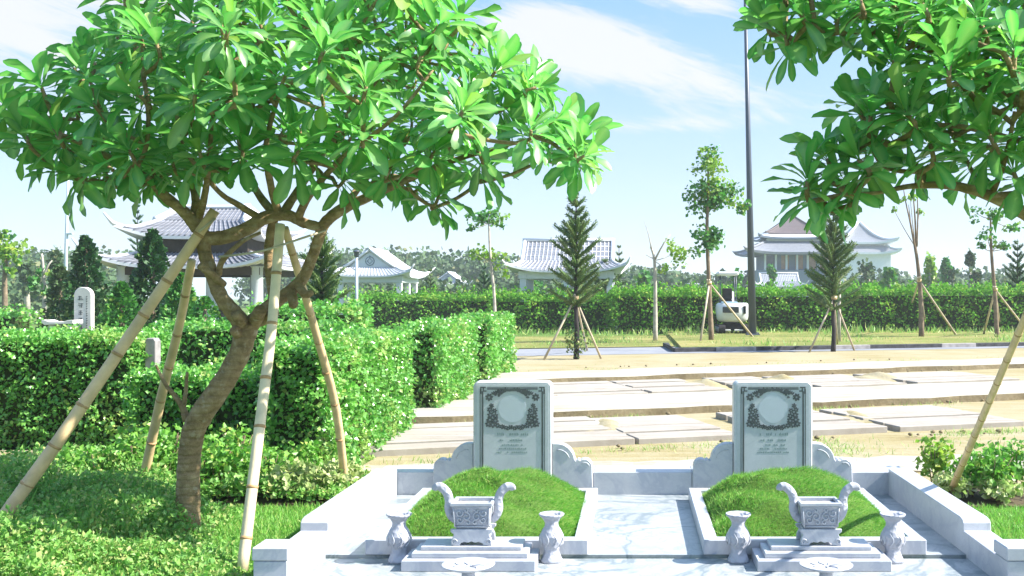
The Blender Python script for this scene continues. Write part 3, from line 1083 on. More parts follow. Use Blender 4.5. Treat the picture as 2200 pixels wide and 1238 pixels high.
    # scrolled shoulders either side
    for s_ in (-1, 1):
        o = [(.302, .06), (.302, .395)]
        o += [(.335 + .135 * math.sin(a), .262 + .133 * math.cos(a)) for a in np.linspace(0.1, 1.45, 10)]
        o += [(.478, .262), (.495, .276)]
        o += [(.545 + .058 * math.sin(a), .215 + .062 * math.cos(a)) for a in np.linspace(-.6, 1.5, 9)]
        o += [(.606, .06)]
        mb = MB()
        mb.prism([(gx + s_ * a, b) for a, b in o], YB - .03, YB + .075, 'y', 0, .006)
        # incised scroll line
        for rr, zc, xc, a0, a1 in [(.085, .262, .345, -.1, 1.3), (.035, .215, .545, -.6, 1.4)]:
            pth = [(gx + s_ * (xc + rr * math.sin(a)), YB - .031, zc + rr * math.cos(a)) for a in np.linspace(a0, a1, 10)]
            mb.tube(pth, .004, 5, 0)
        mb.part('shoulder_scroll', 'marble', t)

    # altar step in front of the curb
    t = thing('altar_step', f'two tier marble step before the {side} mound', 'altar step', (gx, 5.7, -.016), 'marble steps in front of the graves')
    mb = MB(); mb.box(gx - .372, gx + .372, 5.665, 5.962, -.016, .045, 0, .004); mb.part('lower_tier', 'marble', t)
    mb = MB(); mb.box(gx - .325, gx + .325, 5.715, 5.961, .046, .076, 0, .004); mb.part('middle_tier', 'marble', t)
    mb = MB(); mb.box(gx - .285, gx + .285, 5.765, 5.960, .077, .1, 0, .004); mb.part('upper_tier', 'marble', t)

    # incense burner
    bz, by = .1005, 5.865
    t = thing('incense_burner', f'carved square marble incense burner with curled handles before the {side} mound', 'incense burner', (gx, by, bz), 'marble incense burners')

    def P3(x, y, z):
        return (gx + x, by + y, bz + z)
    mb = MB()
    # foot: moulded slab with arch openings and scrolled toes
    pts = [(-.115, 0), (-.112, .035), (-.100, .062), (-.118, .078), (-.118, .092), (.118, .092), (.118, .078), (.100, .062), (.112, .035), (.115, 0), (.068, 0), (.060, .014), (.040, .02), (.018, .016), (0, .024), (-.018, .016), (-.040, .02), (-.060, .014), (-.068, 0)]
    for ya_, yb_ in ((-.085, -.060), (.060, .085)):
        mb.prism([(gx + a, bz + b) for a, b in pts], by + ya_, by + yb_, 'y', 0, .003)
    mb.box(gx - .094, gx + .094, by - .0595, by + .0595, bz + .03, bz + .088, 0)
    for s_ in (-1, 1):
        for yy in (-.087,):
            pth = [P3(s_ * (.098 - .018 * math.cos(a) * (1 - a / 9)), yy, .022 + .018 * math.sin(a) * (1 - a / 9)) for a in np.linspace(0, 6.5, 16)]
            mb.tube(pth, .004, 6, 0)
    mb.part('foot', 'marble', t)
    mb = MB()
    prof = [(.088, .0925), (.100, .12), (.108, .20), (.112, .222)]
    v, f = [], []
    for w_, z_ in prof:
        dd = w_ * .78
        v += [P3(-w_, -dd, z_), P3(w_, -dd, z_), P3(w_, dd, z_), P3(-w_, dd, z_)]
    for i in range(len(prof) - 1):
        for j in range(4):
            f.append((4 * i + j, 4 * i + (j + 1) % 4, 4 * i + 4 + (j + 1) % 4, 4 * i + 4 + j))
    f += [(3, 2, 1, 0), (12, 13, 14, 15)]
    mb.add(v, f)
    bd = mb.part('body', 'marble_carved', t)
    mb = MB()
    for (xa, xb, ya_, yb_) in [(-.12, .12, -.097, -.078), (-.12, .12, .078, .097), (-.12, -.10, -.0775, .0775), (.10, .12, -.0775, .0775)]:
        mb.box(gx + xa, gx + xb, by + ya_, by + yb_, bz + .2225, bz + .243, 0, .004)
    mb.part('rim', 'marble', t)
    mb = MB()
    yy = -.0875
    for s_ in (-1, 1):
        for (cx_, cz_, r0, tn) in [(.030, .165, .026, 8), (.068, .185, .022, 7), (.066, .145, .020, 7), (.030, .200, .014, 6), (.020, .130, .016, 6)]:
            pth = [P3(s_ * (cx_ + r0 * (1 - a / (tn + 2)) * math.cos(a + cx_ * 40)), yy + (.2 - cz_) * .05, cz_ + r0 * (1 - a / (tn + 2)) * math.sin(a + cx_ * 40)) for a in np.linspace(0, tn, 18)]
            mb.tube(pth, .0038, 5, 0)
        mb.tube([P3(s_ * .094, -.0845, .105), P3(s_ * .102, -.086, .215)], .0045, 5, 0)
    mb.tube([P3(-.094, -.078, .106), P3(.094, -.078, .106)], .0045, 5, 0)
    mb.tube([P3(-.102, -.0865, .216), P3(.102, -.0865, .216)], .0045, 5, 0)
    mb.part('relief', 'marble', bd)
    for s_ in (-1, 1):
        mb = MB()
        pth = [P3(s_ * x, 0, z) for x, z in [(.100, .125), (.128, .150), (.142, .195), (.140, .235), (.152, .280), (.176, .308), (.200, .320), (.220, .312), (.226, .298)]]
        mb.tube(pth, [.016, .019, .021, .020, .020, .020, .019, .017, .012], 10, 0, 3, 0, None, 1.3)
        mb.part('handle', 'marble_carved', t)

    # dish on a short stem at the front
    t = thing('offering_dish', f'shallow round marble dish on a stem in front of the {side} step', 'dish', (gx + (.04, -.04)[k] - .0, 5.42, -.016), 'marble offering dishes')
    lx, ly = gx + (.04, -.04)[k], 5.42
    mb = MB(); mb.lathe([(.03, .072), (.09, .083), (.135, .100), (.142, .107), (.138, .109), (.11, .103), (.06, .098), (.0, .096)], (lx, ly, -.016), 40); mb.part('bowl', 'marble', t)
    mb = MB(); mb.lathe([(.075, 0), (.074, .012), (.05, .022), (.036, .04), (.034, .06), (.045, .0718)], (lx, ly, -.016), 28); mb.part('stem', 'marble', t)
    mb = MB()
    for i in range(7):
        a = 2 * math.pi * i / 7
        mb.tube([(lx + .02 * math.cos(a), ly + .02 * math.sin(a), .083), (lx + .06 * math.cos(a + .25), ly + .06 * math.sin(a + .25), .084), (lx + .085 * math.cos(a), ly + .085 * math.sin(a), .086)], .003, 5, 0)
    mb.part('relief', 'marble', t)


build_grave(GXS[0], 0)
build_grave(GXS[1], 1)


def build_vase(x, label):
    t = thing('vase', label, 'vase', (x, 5.885, -.016), 'carved marble vases beside the steps')
    o = (x, 5.885, -.016)
    mb = MB()
    mb.lathe([(.062, 0), (.064, .012), (.058, .022), (.050, .04), (.042, .065), (.046, .085), (.060, .110), (.068, .135), (.067, .155), (.055, .182), (.040, .205), (.038, .225), (.050, .248), (.070, .266), (.074, .274), (.070, .278), (.052, .268), (.03, .24), (0, .235)], o, 36)
    b = mb.part('body', 'marble_carved', t)
    mb = MB()
    for i in range(9):
        a0 = 2 * math.pi * i / 9
        pth = []
        for tt in np.linspace(0, 1, 8):
            a = a0 + .35 * math.sin(3.1 * tt)
            z = .095 + .075 * tt
            r = .052 + .019 * math.sin(math.pi * (.15 + .75 * tt)) ** 1.0
            pth.append((x + r * math.cos(a), 5.885 + r * math.sin(a), z - .016))
        mb.tube(pth, .0035, 5, 0)
    mb.part('relief', 'marble', b)


for x, lab in [(-1.345, 'marble vase at the left end of the left step'), (-0.468, 'marble vase between the left step and the marble floor strip'),
               (0.605, 'marble vase at the left end of the right step'), (1.492, 'marble vase at the right end of the right step by the shaded wall')]:
    build_vase(x, lab)

# ------------------------------------------------------------------ lawns and beds beside the plot
sheet('lawn', [(-9, 3.5), (XL - .17, 3.5), (XL - .17, 7.42), (-9, 7.42)], -0.022, 'turf_base')
sheet('lawn', [(XR + .17, 3.5), (8, 3.5), (8, 7.42), (XR + .17, 7.42)], -0.022, 'turf_base')
sheet('path', [(-7.5, 8.62), (-4.45, 8.62), (-4.45, 10.15), (-7.5, 10.15)], -0.010, 'sand')
sheet('flower_bed', [(-5.5, 7.43), (XL - .17, 7.43), (XL - .3, 8.25), (-5.5, 8.55)], -0.014, 'soil')
sheet('flower_bed', [(XR + .17, 7.43), (7, 7.43), (7, 8.55), (XR + .17, 8.3)], -0.014, 'soil')


def lawn(x0, x1, y0, y1, n, clear=None):
    mb = MB()
    pos = np.stack([RNG.uniform(x0, x1, n), RNG.uniform(y0, y1, n), np.full(n, -.02)], 1)
    L = RNG.uniform(.02, .05, n) * (1 + .5 * wave(pos, 3.0, 1.0))
    grass_blades(mb, pos, np.tile((0, 0, 1.0), (n, 1)), L, .11, None, 0, 0.2)
    mb.solo('lawn_grass', 'blade', kind='stuff')


lawn(-4.4, XL - .17, 5.2, 7.42, 42000)
lawn(XR + .17, 4.3, 5.4, 7.42, 20000)

# weedy ground cover at the lower left
mb = MB()
n = 32000
x = RNG.uniform(-5.4, -1.95, n)
y = RNG.uniform(4.9, 7.6, n)
edge = -3.05 + (7.3 - y) * 0.47 - 0.06 * np.sin(6 * y)
dens = np.clip((edge - x) / 0.35 + .5 + 0.5 * wave(np.stack([x, y, y * 0], 1), 2.2, 3), 0.0, 1)
keep = RNG.random(n) < dens
x, y = x[keep], y[keep]
hmax = (0.05 + 0.22 * np.clip(0.5 + wave(np.stack([x, y, y * 0], 1), 3.6, 5.0), 0, 1.2)) * np.clip(dens[keep], .3, 1)
hmax *= np.clip((-2.6 - x) / .8 + .5, .35, 1.25)
n = len(x)
for rep in range(3):
    z = hmax * RNG.random(n) ** 0.45
    pos = np.stack([x + RNG.normal(0, .02, n), y + RNG.normal(0, .02, n), z], 1)
    d = units(RNG.normal(size=(n, 3)) + np.array((0, 0, .5)))
    tn = tints(n, .28)
    place_leaves(mb, leaf_small(), pos, d, units(RNG.normal(size=(n, 3)) * .7 + np.array((0, 0, .8))), RNG.uniform(.014, .042, n), RNG.uniform(.5, 1.0, n), tn)
sub = RNG.random(n) < .30
pos = np.stack([x, y, np.full(n, -.02)], 1)[sub]
grass_blades(mb, pos, np.tile((0, 0, 1.0), (len(pos), 1)), hmax[sub] * RNG.uniform(.5, 1.0, len(pos)) + .03, .10, None, 0, .4)
mb.solo('ground_cover', 'weed', kind='stuff')


mb = MB()
n = 6500
x = RNG.uniform(-5.2, -2.15, n); y = RNG.uniform(7.46, 8.35, n)
hm = .10 + .22 * np.clip(.5 + wave(np.stack([x, y, y * 0], 1), 2.6, 9.0), 0, 1.1)
hm *= np.clip((-2.1 - x) / .9, .35, 1)
for rep in range(2):
    pos = np.stack([x + RNG.normal(0, .02, n), y + RNG.normal(0, .02, n), hm * RNG.random(n) ** .6], 1)
    d = units(RNG.normal(size=(n, 3)) + np.array((0, 0, .5)))
    place_leaves(mb, leaf_small(), pos, d, units(RNG.normal(size=(n, 3)) * .7 + np.array((0, -.2, .8))), RNG.uniform(.025, .055, n), RNG.uniform(.7, 1.1, n), tints(n, .25))
mb.solo('bed_plants', 'weed', kind='stuff')


def shrub(px, Y, r, h, label, mat='leaf_bush', leaf=.04, n=420, group=None, warm=.15, stems=7, name='shrub'):
    k = (px - CX) / FP
    x = k * Y
    t = thing(name, label, 'shrub', (x, Y, -.015), group)
    mb = MB()
    for i in range(stems):
        a = random.uniform(0, 6.28)
        q = r * random.uniform(.3, .8)
        mb.tube([(x + .02 * math.cos(a), Y + .02 * math.sin(a), -.02), (x + q * .5 * math.cos(a), Y + q * .5 * math.sin(a), h * .5), (x + q * math.cos(a), Y + q * math.sin(a), h * .85)], [.006, .005, .003], 5)
    mb.part('stems', 'bark_brown', t)
    mb = MB()
    for i in range(6):
        a = 2 * math.pi * i / 6 + random.random()
        q = r * .5
        hh = h * random.uniform(.5, .75)
        blob_leaves(mb, (x + q * math.cos(a), Y + q * math.sin(a), hh), (r * .6, r * .6, h * .38), n // 7, leaf, leaf_small(), warm)
    blob_leaves(mb, (x, Y, h * .72), (r * .6, r * .6, h * .33), n // 7, leaf, leaf_small(), warm, .3, 1)
    mb.part('foliage', mat, t)


sg = 'shrubs of the left flower bed'
for i, (px, Y, r, h, mt, lab) in enumerate([
        (290, 7.75, .27, .48, 'leaf_bush', 'leafy green shrub behind the second bamboo prop'),
        (350, 7.95, .28, .52, 'leaf_bush', 'leafy green shrub between second bamboo prop and trunk'),
        (460, 7.75, .26, .44, 'leaf_bush', 'bright green shrub just right of the frangipani trunk'),
        (505, 8.05, .26, .50, 'leaf_bush', 'green shrub left of the bleached bamboo prop'),
        (575, 7.85, .24, .36, 'leaf_bush', 'green shrub right of the bleached bamboo prop'),
        (630, 7.70, .20, .27, 'leaf_pale', 'yellowish variegated shrub in front of the dark hedge face'),
        (685, 7.72, .20, .24, 'leaf_pale', 'pale variegated shrub left of the slim brown bamboo prop'),
        (735, 7.95, .17, .22, 'leaf_pale', 'smallest pale shrub at the white wall corner'),
        (210, 7.65, .28, .42, 'leaf_bush', 'spreading shrub under the thick leaning bamboo prop'),
        (640, 8.15, .20, .34, 'leaf_bush', 'green shrub close before the dark hedge face')]):
    shrub(px, Y, r, h, lab, mt, .045, 560, sg)
sg = 'shrubs of the right flower bed'
for px, Y, r, h, mt, lab in [
        (2010, 8.05, .16, .40, 'leaf_lime', 'thin upright light green sapling shrub left of the right bamboo prop'),
        (2085, 7.85, .18, .26, 'leaf_bush', 'small shrub at the foot of the right bamboo prop'),
        (2130, 7.70, .20, .36, 'leaf_bush', 'bushy bright green shrub right of the right bamboo prop'),
        (2185, 7.85, .22, .38, 'leaf_bush', 'bushy green shrub at the right photo edge'),
        (2045, 7.70, .14, .16, 'leaf_pale', 'low pale shrub beside the white right wall'),
        (2150, 7.58, .16, .14, 'leaf_pale', 'low pale shrub in front of the right bed')]:
    shrub(px, Y, r, h, lab, mt, .045, 420, sg)

# ------------------------------------------------------------------ hedges
hg = 'clipped box hedges on the left'
hedge('hedge', 'long clipped hedge at the left edge behind the thick bamboo prop', (-7.2, 10.2), (2.22, 1.0, 1.13), .043, 2300, group=hg)
hedge('hedge', 'lower clipped hedge behind the frangipani trunk', (-4.35, 8.75), (1.28, .9, .86), .043, 2300, group=hg)
hedge('hedge', 'near clipped hedge block with a dark shaded end', (-3.05, 8.35), (.56, 3.2, 1.13), .043, 2300, group=hg)
hedge('hedge', 'middle clipped hedge block of the row along the slabs', (-3.05, 13.05), (.58, 3.1, 1.13), .05, 1300, group=hg)
hedge('hedge', 'farthest clipped hedge block of the row along the slabs', (-3.05, 17.5), (.62, 3.3, 1.17), .065, 800, group=hg)
hedge('hedge', 'clipped hedge behind the lower hedge near the fork of the trunk', (-6.9, 14.6), (2.6, .9, 1.14), .065, 650, group=hg)
hedge('hedge', 'loose hedge with a high top left of the thin lamp post', (-7.3, 19.5), (2.05, 1.2, 1.33), .08, 420, group=hg, rough=.12, sprigs=8)
hedge('hedge', 'dense green hedge at the far left below the pale tree trunk', (-26.5, 29.5), (8.3, 2, 1.15), .11, 150, group=hg, rough=.16)
hg = 'tall hedges across the road'
hedge('hedge', 'tall hedge across the road between small pavilion and slender tree', (-13.8, 50), (8.4, 2.2, 1.62), .13, 160, mat='leaf_far', group=hg, rough=.22, rot=.02, sprigs=3)
hedge('hedge', 'tall hedge behind the near Norfolk pine', (-6.2, 44), (5.2, 2.2, 1.60), .12, 190, mat='leaf_far', group=hg, rough=.24, rot=-.04, sprigs=3)
hedge('hedge', 'tall hedge behind the digger and the high mast', (-0.9, 43.2), (9.6, 2.2, 1.80), .12, 190, mat='leaf_far', group=hg, rough=.20, sprigs=3)
hedge('hedge', 'tall hedge at the right behind the staked trees', (8.8, 43.4), (10.5, 2.2, 1.85), .12, 190, mat='leaf_far', group=hg, rough=.22, sprigs=3)

# weathered marker between the left hedges
mb = MB(); mb.prism([(0, 0), (.11, 0), (.11, 1.06), (.09, 1.09), (.02, 1.09), (0, 1.06)], 0, .12, 'y', 0, .008)
mb.solo('marker_stone', 'kerb_grey', label='narrow dark grey stone post standing between two clipped hedges', category='marker stone').location = (-4.95, 10.38, 0)


# ------------------------------------------------------------------ frangipani trees
def inside(poly, p):
    x, y = p
    c = False
    for i in range(len(poly)):
        (x1, y1), (x2, y2) = poly[i], poly[i - 1]
        if (y1 > y) != (y2 > y) and x < (x2 - x1) * (y - y1) / (y2 - y1) + x1:
            c = not c
    return c


def edge_dist(poly, p):
    p = np.array(p, float)
    best = 1e9
    for i in range(len(poly)):
        a, b = np.array(poly[i - 1], float), np.array(poly[i], float)
        t = np.clip(np.dot(p - a, b - a) / max(1e-9, np.dot(b - a, b - a)), 0, 1)
        best = min(best, np.linalg.norm(p - a - t * (b - a)))
    return best


def frangipani(label, base, branches, poly, fixed, Y0, depth, L, n_fill, min_d, group, center):
    t = thing('frangipani_tree', label, 'tree', base, group)
    mb = MB()
    skel = []
    for br in branches:
        pts = [P(a, b, c) for a, b, c, r in br]
        rr = [r for *_, r in br]
        mb.tube(pts, rr, 14, 0, 6, 0.06)
        for i in range(len(pts) - 1):
            for k in range(4):
                s = k / 4
                r = rr[i] * (1 - s) + rr[i + 1] * s
                if r < 0.036:
                    skel.append(pts[i] * (1 - s) + pts[i + 1] * s)
    ros = []
    for px, py, dy in fixed:
        ros.append(P(px, py, Y0 + dy))
    tries = 0
    x0, x1 = min(p[0] for p in poly), max(p[0] for p in poly)
    y0, y1 = min(p[1] for p in poly), max(p[1] for p in poly)
    made = 0
    while made < n_fill and tries < 9000:
        tries += 1
        q = (random.uniform(x0, x1), random.uniform(y0, y1))
        if not inside(poly, q):
            continue
        e = edge_dist(poly, q)
        if e < 62:
            continue
        D = depth * min(1.0, 0.25 + e / 330)
        c = P(q[0], q[1], Y0 + random.uniform(-D, D))
        if ros and min(np.linalg.norm(c - r) for r in ros) < min_d:
            continue
        ros.append(c)
        made += 1
    ctr = np.array(center)
    lm = MB()
    tpls = [leaf_frangipani(), leaf_frangipani(-.38, .22, .25), leaf_frangipani(.02, .45, -.2), leaf_frangipani(-.55, .35, .3)]
    order = sorted(range(len(ros)), key=lambda i: np.linalg.norm(ros[i] - ctr))
    nodes = list(skel)
    tw = MB()
    for i in order:
        c = ros[i]
        outw = c - ctr
        ax = unit(np.array((0, 0, 1.0)) + unit(outw) * 0.62 + RNG.normal(size=3) * 0.28)
        # twig to the nearest lower node
        cand = [(np.linalg.norm(c - q) + 1.5 * max(0, q[2] - c[2] + .05), j) for j, q in enumerate(nodes)]
        _, j = min(cand)
        a = nodes[j]
        mid = (a + c) / 2 + np.array((0, 0, -.10)) * np.linalg.norm(c - a) + RNG.normal(size=3) * .02
        ln = np.linalg.norm(c - a)
        mb.tube([a, mid, c - ax * .06, c + ax * .02], [.009 + .008 * min(1, ln), .012, .012, .009], 6, 0, 3)
        nodes += [mid, c - ax * .08]
        # leaves in a whorl round the tip
        nl = random.randint(17, 25)
        kk = np.arange(nl)
        az = kk * 2.39996 + random.uniform(0, 6.28) + RNG.normal(0, .18, nl)
        elv = np.radians(74 - 104 * (kk / (nl - 1)) ** 0.85) + RNG.normal(0, .16, nl)
        u = unit(np.cross(ax, (0.3, 0.9, 0.1)))
        w = np.cross(ax, u)
        rad_ = np.cos(az)[:, None] * u + np.sin(az)[:, None] * w
        d = rad_ * np.cos(elv)[:, None] + ax * np.sin(elv)[:, None]
        d = d + np.array((0, 0, -.16)) * (kk / nl)[:, None]
        nr = -rad_ * np.sin(elv)[:, None] + ax * np.cos(elv)[:, None] + RNG.normal(size=(nl, 3)) * .22
        big = 1.2 if i < len(fixed) else 1.0
        Ln = L * big * (0.62 + 0.40 * np.sin(np.pi * (0.18 + .72 * kk / nl))) * RNG.uniform(.68, 1.15, nl)
        tn = tints(nl, .07, 0, 1)
        young = np.clip(1 - kk / (nl * .55), 0, 1)
        tn[:, 0] = np.clip(tn[:, 0] * .7 + .45 * young, 0, 1)
        tn[:, 2] = np.clip(tn[:, 2] + .30 * young * RNG.random(nl), 0, 1)
        pos = c + ax[None] * (.03 - .09 * kk / nl)[:, None] + d * .01
        old = RNG.random(nl) < .025
        tn[old, 2] = RNG.uniform(.7, 1, old.sum())
        pick = RNG.integers(0, 4, nl)
        wd = RNG.uniform(.66, 1.0, nl)
        for q in range(4):
            w_ = pick == q
            if w_.any():
                place_leaves(lm, tpls[q], pos[w_], d[w_], nr[w_], Ln[w_], wd[w_], tn[w_], 0, True)
    mb.part('trunk', 'bark', t)
    lm.part('crown', 'leaf_fr', t)
    return t


fg = 'frangipani trees propped on bamboo'
Yt = 6.4
B1 = [
    [(404, 1175, Yt, 0.0773), (404, 1060, Yt, 0.0697), (408, 970, Yt, 0.0672), (422, 910, Yt - .02, 0.0706), (462, 850, Yt - .05, 0.0689), (500, 790, Yt - .05, 0.0638), (522, 738, Yt - .05, 0.0638), (532, 695, Yt - .05, 0.0706)],
    [(532, 712, Yt - .05, 0.0616), (505, 676, Yt - .1, 0.0510), (476, 640, Yt - .15, 0.0440), (456, 590, Yt - .15, 0.0405), (440, 545, Yt - .15, 0.0405), (432, 500, Yt - .15, 0.0440), (418, 472, Yt - .15, 0.0422)],
    [(424, 490, Yt - .15, 0.0422), (395, 455, Yt - .2, 0.0352), (352, 420, Yt - .25, 0.0308), (325, 390, Yt - .3, 0.0264), (265, 355, Yt - .4, 0.0211), (190, 315, Yt - .5, 0.0158), (110, 280, Yt - .6, 0.0114)],
    [(415, 475, Yt - .15, 0.0299), (420, 425, Yt - .1, 0.0238), (402, 370, Yt, 0.0194), (385, 280, Yt + .1, 0.0141), (370, 180, Yt + .2, 0.0097)],
    [(425, 475, Yt - .12, 0.0264), (440, 420, Yt - .3, 0.0194), (450, 340, Yt - .5, 0.0150), (455, 240, Yt - .6, 0.0097)],
    [(435, 512, Yt - .15, 0.0440), (480, 510, Yt - .12, 0.0440), (530, 492, Yt - .1, 0.0422), (570, 468, Yt - .08, 0.0405), (615, 462, Yt - .05, 0.0370), (655, 480, Yt - .02, 0.0317), (690, 488, Yt, 0.0299)],
    [(532, 705, Yt - .05, 0.0546), (568, 668, Yt - .02, 0.0458), (610, 636, Yt + .02, 0.0396), (648, 602, Yt + .05, 0.0370), (668, 560, Yt + .05, 0.0334), (684, 515, Yt + .03, 0.0334), (698, 480, Yt, 0.0352), (735, 450, Yt - .05, 0.0352), (790, 424, Yt - .1, 0.0290), (870, 388, Yt - .2, 0.0229), (975, 345, Yt - .2, 0.0167), (1080, 315, Yt - .2, 0.0114), (1170, 290, Yt - .2, 0.0088)],
    [(592, 655, Yt, 0.0317), (580, 590, Yt + .1, 0.0299), (578, 530, Yt + .1, 0.0299), (588, 470, Yt + .05, 0.0282)],
    [(560, 470, Yt - .08, 0.0246), (515, 442, Yt - .15, 0.0194), (470, 412, Yt - .3, 0.0150), (400, 330, Yt - .5, 0.0106)],
    [(590, 462, Yt - .05, 0.0282), (548, 405, Yt + .1, 0.0229), (520, 330, Yt + .3, 0.0176), (500, 220, Yt + .5, 0.0114)],
    [(600, 462, Yt - .05, 0.0264), (582, 400, Yt - .2, 0.0220), (572, 310, Yt - .5, 0.0158), (600, 200, Yt - .7, 0.0106)],
    [(606, 462, Yt - .05, 0.0299), (640, 410, Yt, 0.0246), (690, 335, Yt + .1, 0.0185), (745, 250, Yt + .2, 0.0141), (790, 140, Yt + .3, 0.0097)],
    [(640, 470, Yt, 0.0264), (665, 420, Yt - .25, 0.0220), (735, 340, Yt - .5, 0.0158), (850, 250, Yt - .7, 0.0106), (930, 150, Yt - .7, 0.0079)],
    [(735, 452, Yt - .05, 0.0246), (790, 380, Yt + .2, 0.0194), (880, 290, Yt + .45, 0.0141), (980, 180, Yt + .6, 0.0097), (1020, 90, Yt + .6, 0.0079)],
    [(480, 612, Yt - .15, 0.0229), (452, 588, Yt - .25, 0.0229), (428, 570, Yt - .3, 0.0211)],
    [(470, 590, Yt - .15, 0.0194), (478, 560, Yt - .2, 0.0176), (520, 520, Yt - .2, 0.0123), (560, 500, Yt - .15, 0.0088)],
    [(640, 612, Yt + .03, 0.0264), (655, 632, Yt - .05, 0.0264), (668, 630, Yt - .1, 0.0194)],
    [(528, 700, Yt - .05, .040), (512, 682, Yt - .16, .036), (506, 672, Yt - .19, .030)],
    [(545, 695, Yt - .04, .044), (556, 674, Yt - .15, .040), (560, 664, Yt - .18, .034)],
    [(560, 690, Yt, .036), (582, 676, Yt - .10, .032), (592, 672, Yt - .13, .026)],
    [(520, 725, Yt - .05, .040), (506, 712, Yt - .13, .032), (500, 706, Yt - .15, .024)],
    [(625, 625, Yt + .03, .034), (630, 650, Yt - .06, .030), (628, 660, Yt - .08, .022)],
    [(402, 905, Yt, 0.0264), (388, 868, Yt, 0.0176), (355, 825, Yt - .02, 0.0114), (335, 785, Yt - .02, 0.0070)],
    [(392, 880, Yt, 0.0176), (398, 850, Yt, 0.0123), (402, 800, Yt, 0.0088)],
]
poly1 = [(210, -60), (150, 70), (40, 130), (-90, 150), (-60, 350), (60, 330), (130, 430), (210, 450), (300, 430), (420, 430), (520, 420), (620, 400), (700, 430), (830, 450), (900, 440), (950, 500), (1020, 450), (1110, 430), (1150, 400), (1230, 425), (1310, 390), (1330, 290), (1230, 200), (1190, 120), (1090, 80), (1060, -40), (1000, -130), (800, -170), (500, -190), (250, -150)]
fixed1 = [(1235, 330, -.2), (1190, 260, 0), (1130, 180, .1), (1240, 300, .25), (1175, 320, .3), (1080, 230, 0), (1030, 330, -.3), (1045, 370, .2), (940, 425, -.1), (900, 400, .2), (985, 250, -.7), (990, 40, 0), (1030, 110, .3), (940, 60, -.5), (860, 110, -.4),
          (1060, 160, -.4), (780, 285, -.9), (930, 330, -.6), (840, 380, .1), (740, 385, -.4), (170, 380, -.2), (230, 370, .2), (110, 340, .1), (60, 300, -.4), (30, 260, .2), (10, 230, -.2), (90, 190, -.5), (330, 370, -.3), (280, 330, -.8), (610, 170, -.9), (690, 70, -.8), (560, 60, -.6), (190, 170, -.6), (420, 210, -1.0), (300, 210, -.8), (520, 330, -.7), (640, 330, -.8), (430, 330, -.7),
          (690, 210, -.9), (470, 110, -.7)]
frangipani('large frangipani tree with a forked leaning trunk held by four bamboo props', tuple(P(404, 1165, Yt)), B1, poly1, fixed1, Yt, 1.35, .215, 118, .25, fg, (-2.3, 6.3, 2.2))

Yu = 4.35
bx2 = 2.55
B2 = [
    [(2530, 1410, Yu, 0.0723), (2520, 1150, Yu, 0.0638), (2515, 900, Yu, 0.0612), (2460, 740, Yu, 0.0595), (2400, 640, Yu, 0.0578), (2370, 580, Yu, 0.0595)],
    [(2370, 590, Yu, 0.0398), (2300, 520, Yu, 0.0345), (2200, 458, Yu, 0.0292), (2130, 422, Yu - .03, 0.0239), (2050, 400, Yu - .05, 0.0186), (1960, 400, Yu - .05, 0.0119), (1880, 415, Yu - .1, 0.0080), (1790, 420, Yu - .1, 0.0059)],
    [(2370, 585, Yu, 0.0398), (2330, 450, Yu + .1, 0.0318), (2270, 320, Yu + .15, 0.0239), (2190, 220, Yu + .15, 0.0186), (2070, 135, Yu + .1, 0.0146), (1985, 105, Yu + .1, 0.0106), (1880, 70, Yu + .05, 0.0080), (1740, 80, Yu, 0.0059)],
    [(2270, 320, Yu + .15, 0.0199), (2180, 300, Yu + .1, 0.0146), (2050, 270, Yu, 0.0106), (1930, 280, Yu - .05, 0.0073), (1830, 330, Yu - .1, 0.0059)],
    [(2375, 580, Yu, 0.0398), (2430, 420, Yu - .1, 0.0298), (2480, 250, Yu - .2, 0.0199), (2440, 170, Yu - .2, .012)],
    [(2330, 450, Yu + .1, 0.0232), (2330, 250, Yu - .1, 0.0172), (2300, 60, Yu - .2, 0.0119), (2250, -120, Yu - .2, 0.0080)],
    [(2070, 135, Yu + .1, 0.0119), (2100, 60, Yu, 0.0093), (2080, -40, Yu, 0.0066)],
    [(2060, 130, Yu + .1, 0.0080), (2020, 60, Yu + .1, 0.0059), (1990, 40, Yu + .1, 0.0046)],
    [(2130, 422, Yu, 0.0146), (2160, 340, Yu - .2, 0.0106), (2180, 240, Yu - .3, 0.0073)],
]
poly2 = [(1640, -200), (1590, 20), (1620, 160), (1700, 165), (1800, 115), (1880, 130), (1840, 200), (1760, 290), (1680, 370), (1670, 440), (1740, 490), (1860, 480), (1900, 415), (2050, 400), (2150, 380), (2260, 440), (2420, 430), (2520, 300), (2520, 50), (2420, -120), (2150, -190), (1850, -170)]
fixed2 = [(1690, 85, 0), (1650, 55, .1), (1745, 60, .2), (1720, 20, -.1), (1800, 40, 0), (1860, 60, .1), (1920, 140, -.15), (1950, 130, .1), (1870, 260, -.2), (1850, 245, .1), (1900, 215, .15), (1780, 350, 0), (1735, 400, -.1), (1770, 430, .1), (1820, 400, -.1), (1880, 330, .1), (1850, 350, -.2), (2040, 150, -.4), (2060, 170, .2), (2110, 60, -.2), (2000, 20, .2), (1950, 250, -.3), (2000, 320, -.2), (2130, 300, -.3), (2180, 380, -.2), (1960, 350, .1), (2080, 350, .2), (1930, 30, .1), (2180, 120, -.4), (2190, 240, .3)]
frangipani('frangipani tree reaching in from the right with its trunk out of view', tuple(P(2530, 1398, Yu)), B2, poly2, fixed2, Yu, .50, .160, 60, .165, fg, (2.05, 4.3, 2.1))


